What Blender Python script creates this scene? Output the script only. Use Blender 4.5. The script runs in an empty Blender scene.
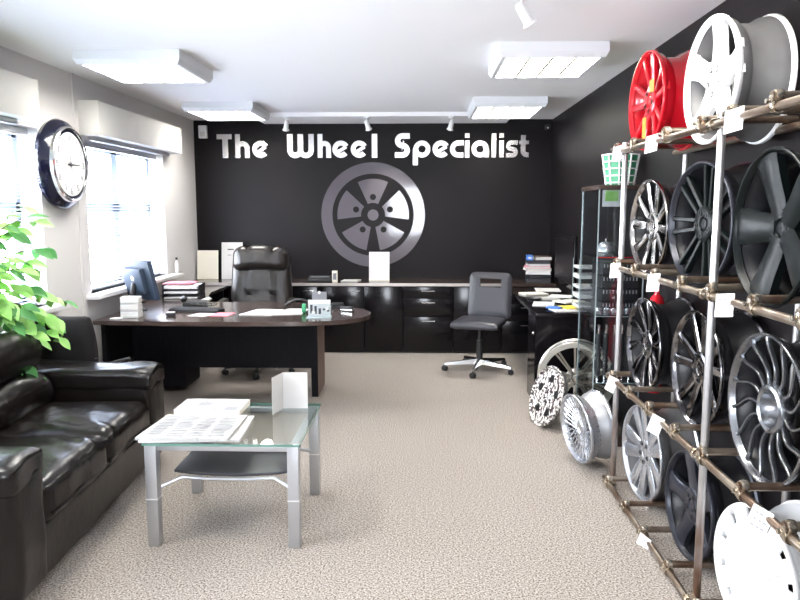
import bpy, bmesh, math, random
from mathutils import Vector, Matrix, noise
PI = math.pi
R = math.radians
sc = bpy.context.scene
col = sc.collection

# ------------------------------------------------------------------ camera
CAM_H = 1.55
cam_d = bpy.data.cameras.new('camera')
cam_d.sensor_fit = 'HORIZONTAL'; cam_d.sensor_width = 36; cam_d.lens = 32.4
cam_d.clip_start = .05; cam_d.clip_end = 200
cam = bpy.data.objects.new('camera', cam_d); col.objects.link(cam)
cam.location = (0, 0, CAM_H)
cam.rotation_euler = (R(90 - 7.2034), 0, R(1.7364))
sc.camera = cam
# ------------------------------------------------------------------ world, exposure
sc.view_settings.view_transform = 'Standard'
sc.view_settings.look = 'None'
sc.view_settings.gamma = 1
sc.view_settings.use_curve_mapping = False
sc.view_settings.exposure = 1.0
w = bpy.data.worlds.new('world'); sc.world = w; w.use_nodes = True
bg = w.node_tree.nodes['Background']
bg.inputs[0].default_value = (.93, .965, 1, 1)
bg.inputs[1].default_value = 18.0

# room numbers
XL, XR, YB, YF, ZC = -2.549, 1.431, 8.13, -1.3, 2.528
WIN2 = (5.46, 7.12, .90, 2.08)      # y0 y1 z0 z1
WIN1 = (3.05, 4.80, .90, 2.08)
WIN_ADDED = (.60, 2.35, .90, 2.08)  # unseen side window, added to bring in more daylight
SHOP = (-.85, .15, .90, 2.12)       # x0 x1 z0 z1

def portal(name, loc, rot, sx, sy):
    l = bpy.data.lights.new(name, 'AREA'); l.shape = 'RECTANGLE'; l.size = sx; l.size_y = sy
    l.cycles.is_portal = True
    o = bpy.data.objects.new(name, l); col.objects.link(o); o.location = loc; o.rotation_euler = rot
portal('daylight_portal', (XL - .3, (WIN2[0]+WIN2[1])/2, 1.49), (0, R(-90), 0), 1.2, 1.66)
portal('daylight_portal', (XL - .3, (WIN1[0]+WIN1[1])/2, 1.49), (0, R(-90), 0), 1.2, 1.75)
portal('daylight_portal', (XL - .3, (WIN_ADDED[0]+WIN_ADDED[1])/2, 1.49), (0, R(-90), 0), 1.2, 1.75)
portal('daylight_portal', (-.35, YF - .22, 1.5), (R(90), 0, 0), 1.0, 1.22)

# ------------------------------------------------------------------ materials
def mat(name, c, rough=.5, metal=0, spec=None, coat=0, emis=None, es=0, bump=None, noise_col=None, alpha=None):
    m = bpy.data.materials.new(name); m.use_nodes = True
    nt = m.node_tree; b = nt.nodes['Principled BSDF']
    b.inputs['Base Color'].default_value = (*c, 1)
    b.inputs['Roughness'].default_value = rough
    b.inputs['Metallic'].default_value = metal
    if spec is not None: b.inputs['Specular IOR Level'].default_value = spec
    if coat: b.inputs['Coat Weight'].default_value = coat; b.inputs['Coat Roughness'].default_value = .08
    if emis: b.inputs['Emission Color'].default_value = (*emis, 1); b.inputs['Emission Strength'].default_value = es
    tc = nt.nodes.new('ShaderNodeTexCoord')
    if noise_col:                     # (colour2, scale, lo, hi, stretch)
        c2, s, lo, hi = noise_col[:4]
        mp = nt.nodes.new('ShaderNodeMapping'); mp.inputs['Scale'].default_value = noise_col[4] if len(noise_col) > 4 else (1, 1, 1)
        n = nt.nodes.new('ShaderNodeTexNoise'); n.inputs['Scale'].default_value = s; n.inputs['Detail'].default_value = 4
        r = nt.nodes.new('ShaderNodeValToRGB')
        r.color_ramp.elements[0].position = lo; r.color_ramp.elements[1].position = hi
        r.color_ramp.elements[0].color = (*c, 1); r.color_ramp.elements[1].color = (*c2, 1)
        nt.links.new(tc.outputs['Object'], mp.inputs[0]); nt.links.new(mp.outputs[0], n.inputs['Vector'])
        nt.links.new(n.outputs['Fac'], r.inputs[0]); nt.links.new(r.outputs[0], b.inputs['Base Color'])
    if bump:                          # (scale, strength, distance)
        n2 = nt.nodes.new('ShaderNodeTexNoise'); n2.inputs['Scale'].default_value = bump[0]; n2.inputs['Detail'].default_value = 5
        bp = nt.nodes.new('ShaderNodeBump'); bp.inputs['Strength'].default_value = bump[1]; bp.inputs['Distance'].default_value = bump[2]
        nt.links.new(tc.outputs['Object'], n2.inputs['Vector']); nt.links.new(n2.outputs['Fac'], bp.inputs['Height'])
        nt.links.new(bp.outputs[0], b.inputs['Normal'])
    return m

def thin_glass(name, tint=(1, 1, 1), ior=1.5, rough=0.0):
    m = bpy.data.materials.new(name); m.use_nodes = True; nt = m.node_tree; nt.nodes.clear()
    o = nt.nodes.new('ShaderNodeOutputMaterial'); mx = nt.nodes.new('ShaderNodeMixShader')
    t = nt.nodes.new('ShaderNodeBsdfTransparent'); t.inputs[0].default_value = (*tint, 1)
    g = nt.nodes.new('ShaderNodeBsdfGlossy'); g.inputs['Roughness'].default_value = rough
    f = nt.nodes.new('ShaderNodeFresnel'); gm = nt.nodes.new('ShaderNodeNewGeometry'); mr = nt.nodes.new('ShaderNodeMapRange')
    mr.inputs['To Min'].default_value = ior; mr.inputs['To Max'].default_value = 1/ior      # same reflectance from either side of a pane
    nt.links.new(gm.outputs['Backfacing'], mr.inputs['Value']); nt.links.new(mr.outputs[0], f.inputs[0])
    nt.links.new(f.outputs[0], mx.inputs[0]); nt.links.new(t.outputs[0], mx.inputs[1]); nt.links.new(g.outputs[0], mx.inputs[2])
    nt.links.new(mx.outputs[0], o.inputs[0]); return m

M = {}
def carpet_mat():
    m = mat('carpet', (.42, .39, .36), .95, bump=(420, .8, .006), spec=.1)
    nt = m.node_tree; b = nt.nodes['Principled BSDF']; tc = nt.nodes['Texture Coordinate']
    n1 = nt.nodes.new('ShaderNodeTexNoise'); n1.inputs['Scale'].default_value = 115; n1.inputs['Detail'].default_value = 8; n1.inputs['Roughness'].default_value = .75
    r1 = nt.nodes.new('ShaderNodeValToRGB'); e = r1.color_ramp.elements
    e[0].position = .40; e[0].color = (.085, .07, .06, 1); e[1].position = .60; e[1].color = (.64, .585, .53, 1)
    k = r1.color_ramp.elements.new(.5); k.color = (.37, .33, .295, 1)
    n2 = nt.nodes.new('ShaderNodeTexNoise'); n2.inputs['Scale'].default_value = 1.3; n2.inputs['Detail'].default_value = 3
    r2 = nt.nodes.new('ShaderNodeValToRGB'); r2.color_ramp.elements[0].color = (.92, .9, .88, 1); r2.color_ramp.elements[1].color = (1.04, 1.04, 1.04, 1)
    mx = nt.nodes.new('ShaderNodeMix'); mx.data_type = 'RGBA'; mx.blend_type = 'MULTIPLY'; mx.inputs[0].default_value = 1
    nt.links.new(tc.outputs['Object'], n1.inputs['Vector']); nt.links.new(tc.outputs['Object'], n2.inputs['Vector'])
    nt.links.new(n1.outputs['Fac'], r1.inputs[0]); nt.links.new(n2.outputs['Fac'], r2.inputs[0])
    nt.links.new(r1.outputs[0], mx.inputs[6]); nt.links.new(r2.outputs[0], mx.inputs[7]); nt.links.new(mx.outputs[2], b.inputs['Base Color'])
    return m
M['carpet'] = carpet_mat()
M['wall_l'] = mat('cream wall paint', (.62, .60, .595), .8, bump=(60, .15, .002))
M['ceil'] = mat('ceiling white paint', (.89, .89, .90), .9, bump=(40, .1, .002))
M['black_wall'] = mat('black satin paint', (.0065, .0050, .0058), .40, spec=.18, bump=(90, .25, .003))
M['black_wall_r'] = mat('black matt paint', (.0065, .0050, .0058), .45, spec=.18, bump=(90, .25, .003))
M['white'] = mat('white plastic', (.8, .8, .8), .4)
M['white_metal'] = mat('white enamelled steel', (.78, .8, .83), .35)
M['pelmet'] = mat('cream pelmet vinyl', (.66, .65, .62), .5, bump=(30, .1, .002))
M['blind'] = mat('pale blue grey blind', (.52, .57, .66), .6)
M['frame'] = mat('window frame grey blue', (.34, .40, .50), .5)
M['lamp'] = mat('lit fluorescent tube', (1, 1, 1), .5, emis=(1, .97, .9), es=4)
M['louvre'] = mat('white louvre', (.40, .385, .33), .35)
M['glass'] = thin_glass('window glass', (.97, .98, 1))
M['glass_t'] = thin_glass('table glass', (.94, .975, .96), 1.5)
M['glass_edge'] = mat('green glass edge', (.10, .22, .18), .1, spec=.8)
M['glass_c'] = thin_glass('cabinet glass', (.93, .96, .97), 1.5)
M['glass_cedge'] = mat('pale glass edge', (.30, .36, .37), .15, spec=.7)
M['leather'] = mat('black leather', (.006, .0045, .004), .25, spec=.34, bump=(13, .30, .010))
M['leather2'] = mat('black office leather', (.014, .011, .010), .30, spec=.5, bump=(60, .25, .005))
M['leather3'] = mat('black smooth vinyl', (.030, .030, .038), .36, spec=.6)
M['fabric'] = mat('black wool fabric', (.022, .020, .020), .95, bump=(300, .6, .003), spec=.15)
M['plastic'] = mat('black plastic', (.018, .018, .020), .45)
M['chrome'] = mat('chrome', (.80, .80, .80), .14, 1)
M['steel'] = mat('satin silver steel', (.50, .51, .53), .38, .8)
M['wood'] = mat('dark wenge wood', (.040, .026, .022), .20, spec=.6, noise_col=((.070, .046, .038), 5, .35, .7, (1, 14, 14)), coat=.3)
M['wood_v'] = mat('dark wenge panel', (.005, .0045, .0065), .55, spec=.15, noise_col=((.009, .008, .011), 6, .3, .7, (14, 14, 1)))
M['wood_e'] = mat('brown panel edge', (.16, .10, .08), .5)
M['edge'] = mat('silver edging strip', (.55, .50, .47), .3, .6)
M['gloss'] = mat('black gloss laminate', (.006, .005, .006), .14, spec=.3)
M['paper'] = mat('white paper', (.62, .61, .60), .8)
M['cream'] = mat('cream card', (.74, .70, .60), .7)
M['pink'] = mat('pink print', (.66, .20, .25), .7)
M['yellow'] = mat('yellow print', (.85, .68, .08), .7)
M['blue'] = mat('blue card', (.06, .18, .55), .6)
M['red'] = mat('red gloss paint', (.62, .006, .018), .22, coat=.6)
M['orange'] = mat('orange sticker', (.95, .30, .03), .5)
M['green'] = mat('green plastic', (.05, .34, .16), .35)
M['pale_print'] = mat('pale grey newspaper print', (.27, .27, .275), .85)
M['ink'] = mat('black print', (.03, .03, .035), .7)
M['grey_ink'] = mat('faint grey print', (.20, .20, .22), .8)
M['news'] = mat('newsprint', (.45, .445, .43), .85, noise_col=((.24, .24, .25), 22, .58, .66, (1, 3, 1)))
M['letter'] = mat('mirror silver lettering', (.86, .85, .86), .22, 1, bump=(9, .12, .01))
M['emblem'] = mat('grey satin vinyl', (.10, .09, .105), .075, 0, spec=.5, bump=(22, .06, .002))
M['leaf'] = mat('bright green leaf', (.22, .52, .10), .45, noise_col=((.42, .72, .22), 9, .4, .65))
M['leaf_d'] = mat('dark green leaf', (.05, .22, .05), .45, noise_col=((.12, .36, .10), 9, .4, .65))
M['bark'] = mat('brown stem', (.14, .09, .06), .8)
M['pot'] = mat('terracotta brown pot', (.25, .14, .10), .7)
M['navy'] = mat('dark navy clock case', (.006, .007, .022), .15, coat=.3, spec=.4)
M['dial'] = mat('white clock dial', (.85, .84, .80), .4)
M['screen'] = mat('monitor grey blue plastic', (.045, .065, .10), .45, spec=.3)
M['tube'] = mat('galvanised tube', (.30, .25, .20), .30, .85, noise_col=((.17, .105, .07), 6, .42, .62))
M['tube_p'] = mat('galvanised post', (.60, .58, .57), .32, .8, noise_col=((.46, .36, .30), 2.5, .45, .75))
def post_mat():
    m = mat('galvanised post with rusty foot', (.6, .58, .57), .32, .8); nt = m.node_tree; b = nt.nodes['Principled BSDF']; tc = nt.nodes['Texture Coordinate']
    sx = nt.nodes.new('ShaderNodeSeparateXYZ'); n = nt.nodes.new('ShaderNodeTexNoise'); n.inputs['Scale'].default_value = 5; ad = nt.nodes.new('ShaderNodeMath'); ad.operation = 'MULTIPLY_ADD'; ad.inputs[1].default_value = .9
    r = nt.nodes.new('ShaderNodeValToRGB'); e = r.color_ramp.elements; e[0].position = .55; e[0].color = (.17, .105, .075, 1); e[1].position = 1.0; e[1].color = (.50, .49, .49, 1)
    nt.links.new(tc.outputs['Object'], sx.inputs[0]); nt.links.new(tc.outputs['Object'], n.inputs['Vector']); nt.links.new(n.outputs['Fac'], ad.inputs[0]); nt.links.new(sx.outputs['Z'], ad.inputs[2])
    nt.links.new(ad.outputs[0], r.inputs[0]); nt.links.new(r.outputs[0], b.inputs['Base Color']); return m
M['tube_p'] = post_mat()
M['clamp'] = mat('cast clamp', (.58, .52, .43), .25, .95, noise_col=((.34, .26, .18), 30, .45, .6))
# wheel finishes
M['w_white'] = mat('white wheel paint', (.86, .86, .86), .3, coat=.3)
M['w_greyb'] = mat('grey wheel barrel', (.12, .117, .12), .5, .3, noise_col=((.16, .157, .157), 5, .4, .6))
M['w_red'] = M['red']
M['w_silver'] = mat('bright silver wheel', (.55, .57, .61), .27, .85)
M['w_dsilver'] = mat('darker satin silver wheel', (.27, .28, .30), .24, .95)
M['w_creaml'] = mat('cream silver wheel lip', (.70, .67, .60), .4, .5)
M['w_silverg'] = mat('dull silver wheel barrel', (.40, .41, .43), .42, .7)
M['w_silverc'] = mat('champagne silver wheel', (.62, .58, .52), .28, .8)
M['w_poly'] = mat('machined wheel face', (.56, .55, .54), .18, 1, noise_col=((.30, .29, .29), 7, .42, .60))
M['w_polyd'] = mat('dark machined wheel face', (.36, .36, .38), .16, 1, noise_col=((.10, .10, .11), 9, .42, .58))
M['w_black'] = mat('gloss black wheel', (.004, .006, .006), .30, spec=.16)
M['w_graph'] = mat('graphite wheel', (.026, .028, .038), .28, .3, spec=.4)
M['w_barrel'] = mat('black wheel barrel', (.010, .010, .012), .35)
def camo():
    m = mat('black and white splatter', (1, 1, 1), .4); nt = m.node_tree; b = nt.nodes['Principled BSDF']
    tc = nt.nodes['Texture Coordinate']; n = nt.nodes.new('ShaderNodeTexNoise'); n.inputs['Scale'].default_value = 52; n.inputs['Detail'].default_value = 1.5
    r = nt.nodes.new('ShaderNodeValToRGB'); r.color_ramp.interpolation = 'CONSTANT'; e = r.color_ramp.elements
    e[0].color = (.05, .03, .035, 1); e[1].position = .5; e[1].color = (.80, .78, .74, 1)
    nt.links.new(tc.outputs['Object'], n.inputs['Vector']); nt.links.new(n.outputs['Fac'], r.inputs[0]); nt.links.new(r.outputs[0], b.inputs['Base Color']); return m
M['camo'] = camo()

# ------------------------------------------------------------------ mesh helpers
class MB:
    def __init__(s): s.v = []; s.f = []
    def add(s, vs, fs, mtx=None):
        o = len(s.v)
        for p in vs:
            p = Vector(p)
            if mtx is not None: p = mtx @ p
            s.v.append(p)
        s.f += [tuple(i + o for i in f) for f in fs]; return s
    def bm(s, bm, mtx=None):
        bm.verts.index_update()
        s.add([v.co.copy() for v in bm.verts], [[v.index for v in f.verts] for f in bm.faces], mtx); bm.free(); return s
    def box(s, x0, x1, y0, y1, z0, z1, bev=0, seg=2, mtx=None):
        bm = bmesh.new(); bmesh.ops.create_cube(bm, size=1)
        for v in bm.verts: v.co = Vector(((x0+x1)/2 + v.co.x*(x1-x0), (y0+y1)/2 + v.co.y*(y1-y0), (z0+z1)/2 + v.co.z*(z1-z0)))
        if bev: bmesh.ops.bevel(bm, geom=bm.edges[:], offset=bev, segments=seg, affect='EDGES', profile=.6)
        return s.bm(bm, mtx)
    def tube(s, pts, r, n=10, cap=True, closed=False, mtx=None):
        pts = [Vector(p) for p in pts]; m = len(pts); rr = r if isinstance(r, (list, tuple)) else [r]*m
        vs = []; fs = []; up = None
        for i in range(m):
            if closed: d = pts[(i+1) % m] - pts[i-1]
            else: d = pts[min(i+1, m-1)] - pts[max(i-1, 0)]
            d.normalize()
            if up is None: up = Vector((0, 0, 1)) if abs(d.z) < .9 else Vector((1, 0, 0))
            a = d.cross(up)
            if a.length < 1e-5: a = d.cross(Vector((1, 0, 0)))
            a.normalize(); b = a.cross(d); b.normalize(); up = b
            for k in range(n):
                t = 2*PI*k/n; vs.append(pts[i] + (a*math.cos(t) + b*math.sin(t))*rr[i])
        for i in range(m if closed else m-1):
            for k in range(n):
                j = (i+1) % m; k2 = (k+1) % n
                fs.append((i*n+k, i*n+k2, j*n+k2, j*n+k))
        if cap and not closed: fs.append(tuple(range(n))[::-1]); fs.append(tuple((m-1)*n+k for k in range(n)))
        return s.add(vs, fs, mtx)
    def lathe(s, prof, n=48, axis='Z', closed=False, mtx=None):
        # prof: (h, r) along the axis
        vs = []; fs = []; m = len(prof)
        for k in range(n):
            t = 2*PI*k/n; c, q = math.cos(t), math.sin(t)
            for h, r in prof:
                vs.append((h, r*c, r*q) if axis == 'X' else ((r*c, h, r*q) if axis == 'Y' else (r*c, r*q, h)))
        for k in range(n):
            k2 = (k+1) % n
            for i in range(m if closed else m-1):
                j = (i+1) % m
                fs.append((k*m+i, k2*m+i, k2*m+j, k*m+j))
        return s.add(vs, fs, mtx)
    def prism(s, poly, z0, z1, mtx=None):
        n = len(poly); vs = [(x, y, z0) for x, y in poly] + [(x, y, z1) for x, y in poly]
        fs = [tuple(range(n))[::-1], tuple(range(n, 2*n))] + [(i, (i+1) % n, n+(i+1) % n, n+i) for i in range(n)]
        return s.add(vs, fs, mtx)
    def rbox(s, size, r, n=8, fn=None, mtx=None):
        # rounded, evenly gridded box centred at 0, each vertex passed through fn
        bm = bmesh.new(); bmesh.ops.create_cube(bm, size=2)
        bmesh.ops.subdivide_edges(bm, edges=bm.edges[:], cuts=n, use_grid_fill=True)
        h = Vector(size)/2
        for v in bm.verts:
            p = Vector([math.copysign(abs(c)**.8, c)*hh for c, hh in zip(v.co, h)])
            q = Vector([max(-(hh-r), min(hh-r, c)) for c, hh in zip(p, h)])
            d = p-q
            if d.length > 1e-6: p = q + d.normalized()*r
            v.co = fn(p) if fn else p
        return s.bm(bm, mtx)
    def build(s, name, m, parent=None, smooth=True, angle=38, loc=None, rot=None):
        me = bpy.data.meshes.new(name); me.from_pydata([tuple(v) for v in s.v], [], s.f); me.update()
        bm = bmesh.new(); bm.from_mesh(me); bmesh.ops.recalc_face_normals(bm, faces=bm.faces[:]); bm.to_mesh(me); bm.free()
        if smooth:
            me.polygons.foreach_set('use_smooth', [True]*len(me.polygons)); me.set_sharp_from_angle(angle=R(angle))
        me.materials.append(m)
        o = bpy.data.objects.new(name, me); col.objects.link(o)
        if parent is not None: o.parent = parent
        if loc is not None: o.location = loc
        if rot is not None: o.rotation_euler = rot
        return o
def tag(o, label, cat, group=None, kind=None):
    o['label'] = label; o['category'] = cat
    if group: o['group'] = group
    if kind: o['kind'] = kind
    return o
def struct(o): o['kind'] = 'structure'; return o
def thing(name, label, cat, loc=(0, 0, 0), rot=(0, 0, 0), group=None):
    o = bpy.data.objects.new(name, None); o.empty_display_size = .1; col.objects.link(o)
    o.location = loc; o.rotation_euler = rot if isinstance(rot, tuple) else (0, 0, rot)
    return tag(o, label, cat, group)
def copy_tree(o, parent=None):
    c = o.copy(); col.objects.link(c)
    if parent is not None: c.parent = parent
    for ch in list(o.children): copy_tree(ch, c)
    return c
def box(name, m, x0, x1, y0, y1, z0, z1, parent=None, bev=0, **k):
    return MB().box(x0, x1, y0, y1, z0, z1, bev).build(name, m, parent, **k)
def T(x, y, z): return Matrix.Translation((x, y, z))
def Rz(a): return Matrix.Rotation(R(a), 4, 'Z')
def Rx(a): return Matrix.Rotation(R(a), 4, 'X')
def Ry(a): return Matrix.Rotation(R(a), 4, 'Y')

# ------------------------------------------------------------------ room shell
struct(box('floor', M['carpet'], XL-.3, XR+.2, YF-.2, YB+.2, -.1, 0))
struct(box('ceiling', M['ceil'], XL-.3, XR+.2, YF-.2, YB+.2, ZC, ZC+.1))
struct(box('wall_back', M['black_wall'], XL-.3, XR+.2, YB, YB+.2, 0, ZC))
struct(box('wall_right', M['black_wall_r'], XR, XR+.2, YF-.2, YB, 0, ZC))
def wall_x(name, m, x0, x1, y0, y1, holes):
    mb = MB(); cuts = sorted(holes); y = y0
    for (a, b, z0, z1) in cuts:
        mb.box(x0, x1, y, a, 0, ZC); mb.box(x0, x1, a, b, 0, z0); mb.box(x0, x1, a, b, z1, ZC); y = b
    mb.box(x0, x1, y, y1, 0, ZC)
    return mb.build(name, m, smooth=False)
struct(wall_x('wall_left', M['wall_l'], XL-.25, XL, YF, YB, [WIN_ADDED, WIN1, WIN2]))
mb = MB(); x0, x1, z0, z1 = SHOP
mb.box(XL-.25, x0, YF-.2, YF, 0, ZC); mb.box(x1, XR, YF-.2, YF, 0, ZC); mb.box(x0, x1, YF-.2, YF, 0, z0); mb.box(x0, x1, YF-.2, YF, z1, ZC)
struct(mb.build('wall_front', M['wall_l'], smooth=False))
# shop window behind the camera
win = MB(); xs = [x0+.03, x1-.03]
for x in xs: win.box(x-.03, x+.03, YF-.12, YF-.06, z0, z1)
for z in (z0+.03, z1-.03): win.box(x0, x1, YF-.12, YF-.06, z-.03, z+.03)
wo = struct(win.build('window_3', M['white_metal'], smooth=False))
box('pane', M['glass'], x0+.06, x1-.06, YF-.092, YF-.088, z0+.06, z1-.06, wo)

def side_window(name, W, mull, transom=1.56):
    y0, y1, z0, z1 = W; X = XL-.15
    mb = MB()
    for a, b in ((y0, y0+.05), (y1-.05, y1)) + tuple((m-.06, m+.06) for m in mull): mb.box(X-.05, X, a, b, z0, z1)
    for a, b in ((z0, z0+.05), (z1-.06, z1), (transom-.04, transom+.04)): mb.box(X-.05, X, y0, y1, a, b)
    o = struct(mb.build(name, M['frame'], smooth=False))
    box('pane', M['glass'], X-.027, X-.023, y0+.05, y1-.05, z0+.05, z1-.06, o)
    return o
side_window('window_1', WIN1, (3.9,))
side_window('window_2', WIN2, (6.33,))
side_window('window_added', WIN_ADDED, (1.45,))  # frame of the added window, out of view
for nm, W, ye in (('trim_1', WIN1, .12), ('trim_2', WIN2, .22), ('trim_5', WIN_ADDED, .12)):
    struct(MB().box(XL-.15, XL+.10, W[0]-.1, W[1]+ye, W[2]-.035, W[2], .006).build(nm, M['white']))
struct(box('trim_3', M['wall_l'], XL, XL+.012, 5.30, 5.335, 0, ZC))
struct(box('trim_4', M['ceil'], -1.75, .92, 7.50, YB, 2.487, ZC))
struct(box('baseboard_left', M['white'], XL, XL+.015, YF, YB, 0, .09))

def blind(W, label):
    y0, y1, z0, z1 = W; X = XL-.075
    t = thing('venetian_blind', label, 'window blind', (X, (y0+y1)/2, z0), group='blinds of the side windows')
    h = (y1-y0)/2-.02
    MB().box(-.03, .02, -h, h, z1-z0-.05, z1-z0-.005, .004).build('head_rail', M['steel'], t)
    mb = MB(); n = 46
    for i in range(n):
        z = .03 + (z1-z0-.11)*i/(n-1)
        mb.box(-.0125, .0125, -h, h, -.0005, .0005, mtx=T(0, 0, z) @ Ry(8))
    mb.build('slats', M['blind'], t, smooth=False)
    MB().box(-.013, .013, -h, h, .005, .02, .003).build('bottom_rail', M['blind'], t)
    for y in (-.8*h, 0, .8*h): MB().tube([(0, y, .01), (0, y, z1-z0-.05)], .0012, 5).build('cord', M['blind'], t)
blind(WIN1, 'pale venetian blind in the window behind the leafy plant')
blind(WIN2, 'pale venetian blind in the window behind the computer monitor')
for (ya, yb, lb, wd) in ((5.39, 7.25, 'long cream roller shutter box above the window beside the clock, farther one', .15),
                     (2.90, 4.56, 'cream roller shutter box at left edge of the photo above the nearer window', .15)):
    t = thing('shutter_box', lb, 'shutter box', (XL, (ya+yb)/2, 2.10), group='shutter boxes over the windows'); hh = (yb-ya)/2
    MB().box(0, wd, -hh+.004, hh-.004, 0, .245, .004).build('housing', M['pelmet'], t)
    MB().box(-.0, wd+.004, -hh, -hh+.012, -.004, .249, .003).build('end_cap', M['pelmet'], t)
    MB().box(.0, wd+.004, hh-.012, hh, -.004, .249, .003).build('end_cap', M['pelmet'], t)
    MB().box(.02, .06, -hh+.1, hh-.1, -.035, 0, .003).build('guide_rail', M['steel'], t)

# ------------------------------------------------------------------ ceiling lights
def luminaire(x0, x1, y0, y1, label, lit=True):
    cx, cy = (x0+x1)/2, (y0+y1)/2; a, b = (x1-x0)/2, (y1-y0)/2; h = .085
    t = thing('ceiling_light', label, 'ceiling light', (cx, cy, ZC), group='square louvred ceiling lights')
    mb = MB()
    c = .03   # chamfered lower rim
    outer = [(-a, 0), (-a, -h+c), (-a+c, -h)]
    vs = []; fs = []
    rings = [(a, b, 0), (a, b, -h+c), (a-c*.6, b-c*.6, -h), (a-c*1.4, b-c*1.4, -h), (a-c*1.4, b-c*1.4, -.02), ]
    for (p, q, z) in rings: vs += [(-p, -q, z), (p, -q, z), (p, q, z), (-p, q, z)]
    for i in range(len(rings)-1):
        for k in range(4): fs.append((i*4+k, i*4+(k+1) % 4, i*4+4+(k+1) % 4, i*4+4+k))
    fs.append((16, 17, 18, 19))
    mb.add(vs, fs); mb.build('housing', M['white_metal'], t, smooth=False)
    ia, ib = a-.044, b-.044
    lv = MB(); n = 8
    for i in range(1, n): y = -ib + 2*ib*i/n; lv.box(-ia, ia, y-.010, y+.010, -h+.002, -h+.012)
    for i in range(1, 4): x = -ia + 2*ia*i/4; lv.box(x-.007, x+.007, -ib, ib, -h+.001, -h+.030)
    lv.build('louvre', M['louvre'], t, smooth=False)
    for i in range(4):
        x = -ia + 2*ia*(i+.5)/4
        MB().tube([(x, -ib+.01, -.038), (x, ib-.01, -.038)], .013, 10).build('tube', M['lamp'], t)
    l = bpy.data.lights.new('lamp_light', 'AREA'); l.shape = 'RECTANGLE'; l.size = 2*ia; l.size_y = 2*ib; l.energy = 22; l.color = (1, .97, .92)
    o = bpy.data.objects.new('lamp_light', l); col.objects.link(o); o.parent = t; o.location = (0, 0, -.053)
    return t
luminaire(-2.17, -1.50, 4.55, 5.27, 'white square louvred ceiling light, front left, nearest the wall clock')
luminaire(.455, 1.10, 4.42, 5.15, 'white square louvred ceiling light, front right, nearest the red wheel')
luminaire(-2.21, -1.555, 6.72, 7.48, 'white square louvred ceiling light, back left, above the word The')
luminaire(.45, 1.10, 6.52, 7.40, 'white square louvred ceiling light, back right, above the word Specialist')
for x_ in (-2.17, .455): luminaire(x_, x_+.65, 2.25, 2.97, 'added white square louvred ceiling light out of view on %s side' % ('the window' if x_ < 0 else 'the rack'))  # unseen pair added to light the near end of the room

def spot(x, y, label, aim, tilt=28, side=0, on=0):
    t = thing('ceiling_spotlight', label, 'spotlight', (x, y, aim), group='small white ceiling spotlights')
    MB().lathe([(0, .001), (0, .03), (-.014, .032), (-.018, .026), (-.018, .001)], 20).build('base', M['white'], t)
    MB().tube([(0, 0, -.01), (0, .0, -.055)], .007, 8).build('arm', M['white'], t)
    mtx = T(0, 0, -.06) @ Rz(side) @ Rx(tilt)
    MB().lathe([(.03, .001), (.032, .016), (.02, .022), (-.06, .026), (-.075, .036), (-.072, .031), (-.055, .02), (-.05, .001)], 20, mtx=mtx).build('head', M['white'], t)
    MB().lathe([(-.062, .001), (-.064, .028)], 16, mtx=mtx).build('bulb', M['lamp'] if on else M['chrome'], t)
    if on:
        l = bpy.data.lights.new('spot_light', 'SPOT'); l.energy = on; l.spot_size = R(50); l.spot_blend = .7; l.shadow_soft_size = .02; l.color = (1, .9, .75)
        o = bpy.data.objects.new('spot_light', l); col.objects.link(o); o.parent = t; o.matrix_local = mtx @ T(0, 0, -.085)
ZS = 2.487
spot(-1.40, 7.55, 'small white ceiling spotlight above the gap between The and Wheel', ZS, 30, 20, 12)
spot(-.57, 7.55, 'small white ceiling spotlight above the last letter of Wheel', ZS, 35, -25, 22)
spot(.30, 7.55, 'small white ceiling spotlight just left of the back right ceiling light', ZS, 30, 25, 12)
spot(.46, 3.50, 'small white ceiling spotlight at the top edge of the photo', ZC, 40, -60)
# small alarm sensors
t = thing('alarm_sensor', 'small white box sensor high in the left back corner', 'sensor', (XL+.12, YB, 2.42))
MB().box(-.055, .04, -.05, 0, -.09, .05, .01).build('case', M['white'], t)
MB().box(-.035, .02, -.054, -.049, -.07, -.02, .004).build('lens', M['pelmet'], t)
t = thing('camera_sensor', 'tiny dark sensor high in the right back corner', 'sensor', (XR-.06, YB-.0, 2.44))
MB().box(-.03, .03, -.05, 0, -.03, .03, .01).build('case', M['plastic'], t)
MB().lathe([(-.055, .001), (-.055, .008), (-.045, .01)], 12, 'Y', mtx=T(0, 0, -.01)).build('lens', M['white'], t)

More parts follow.
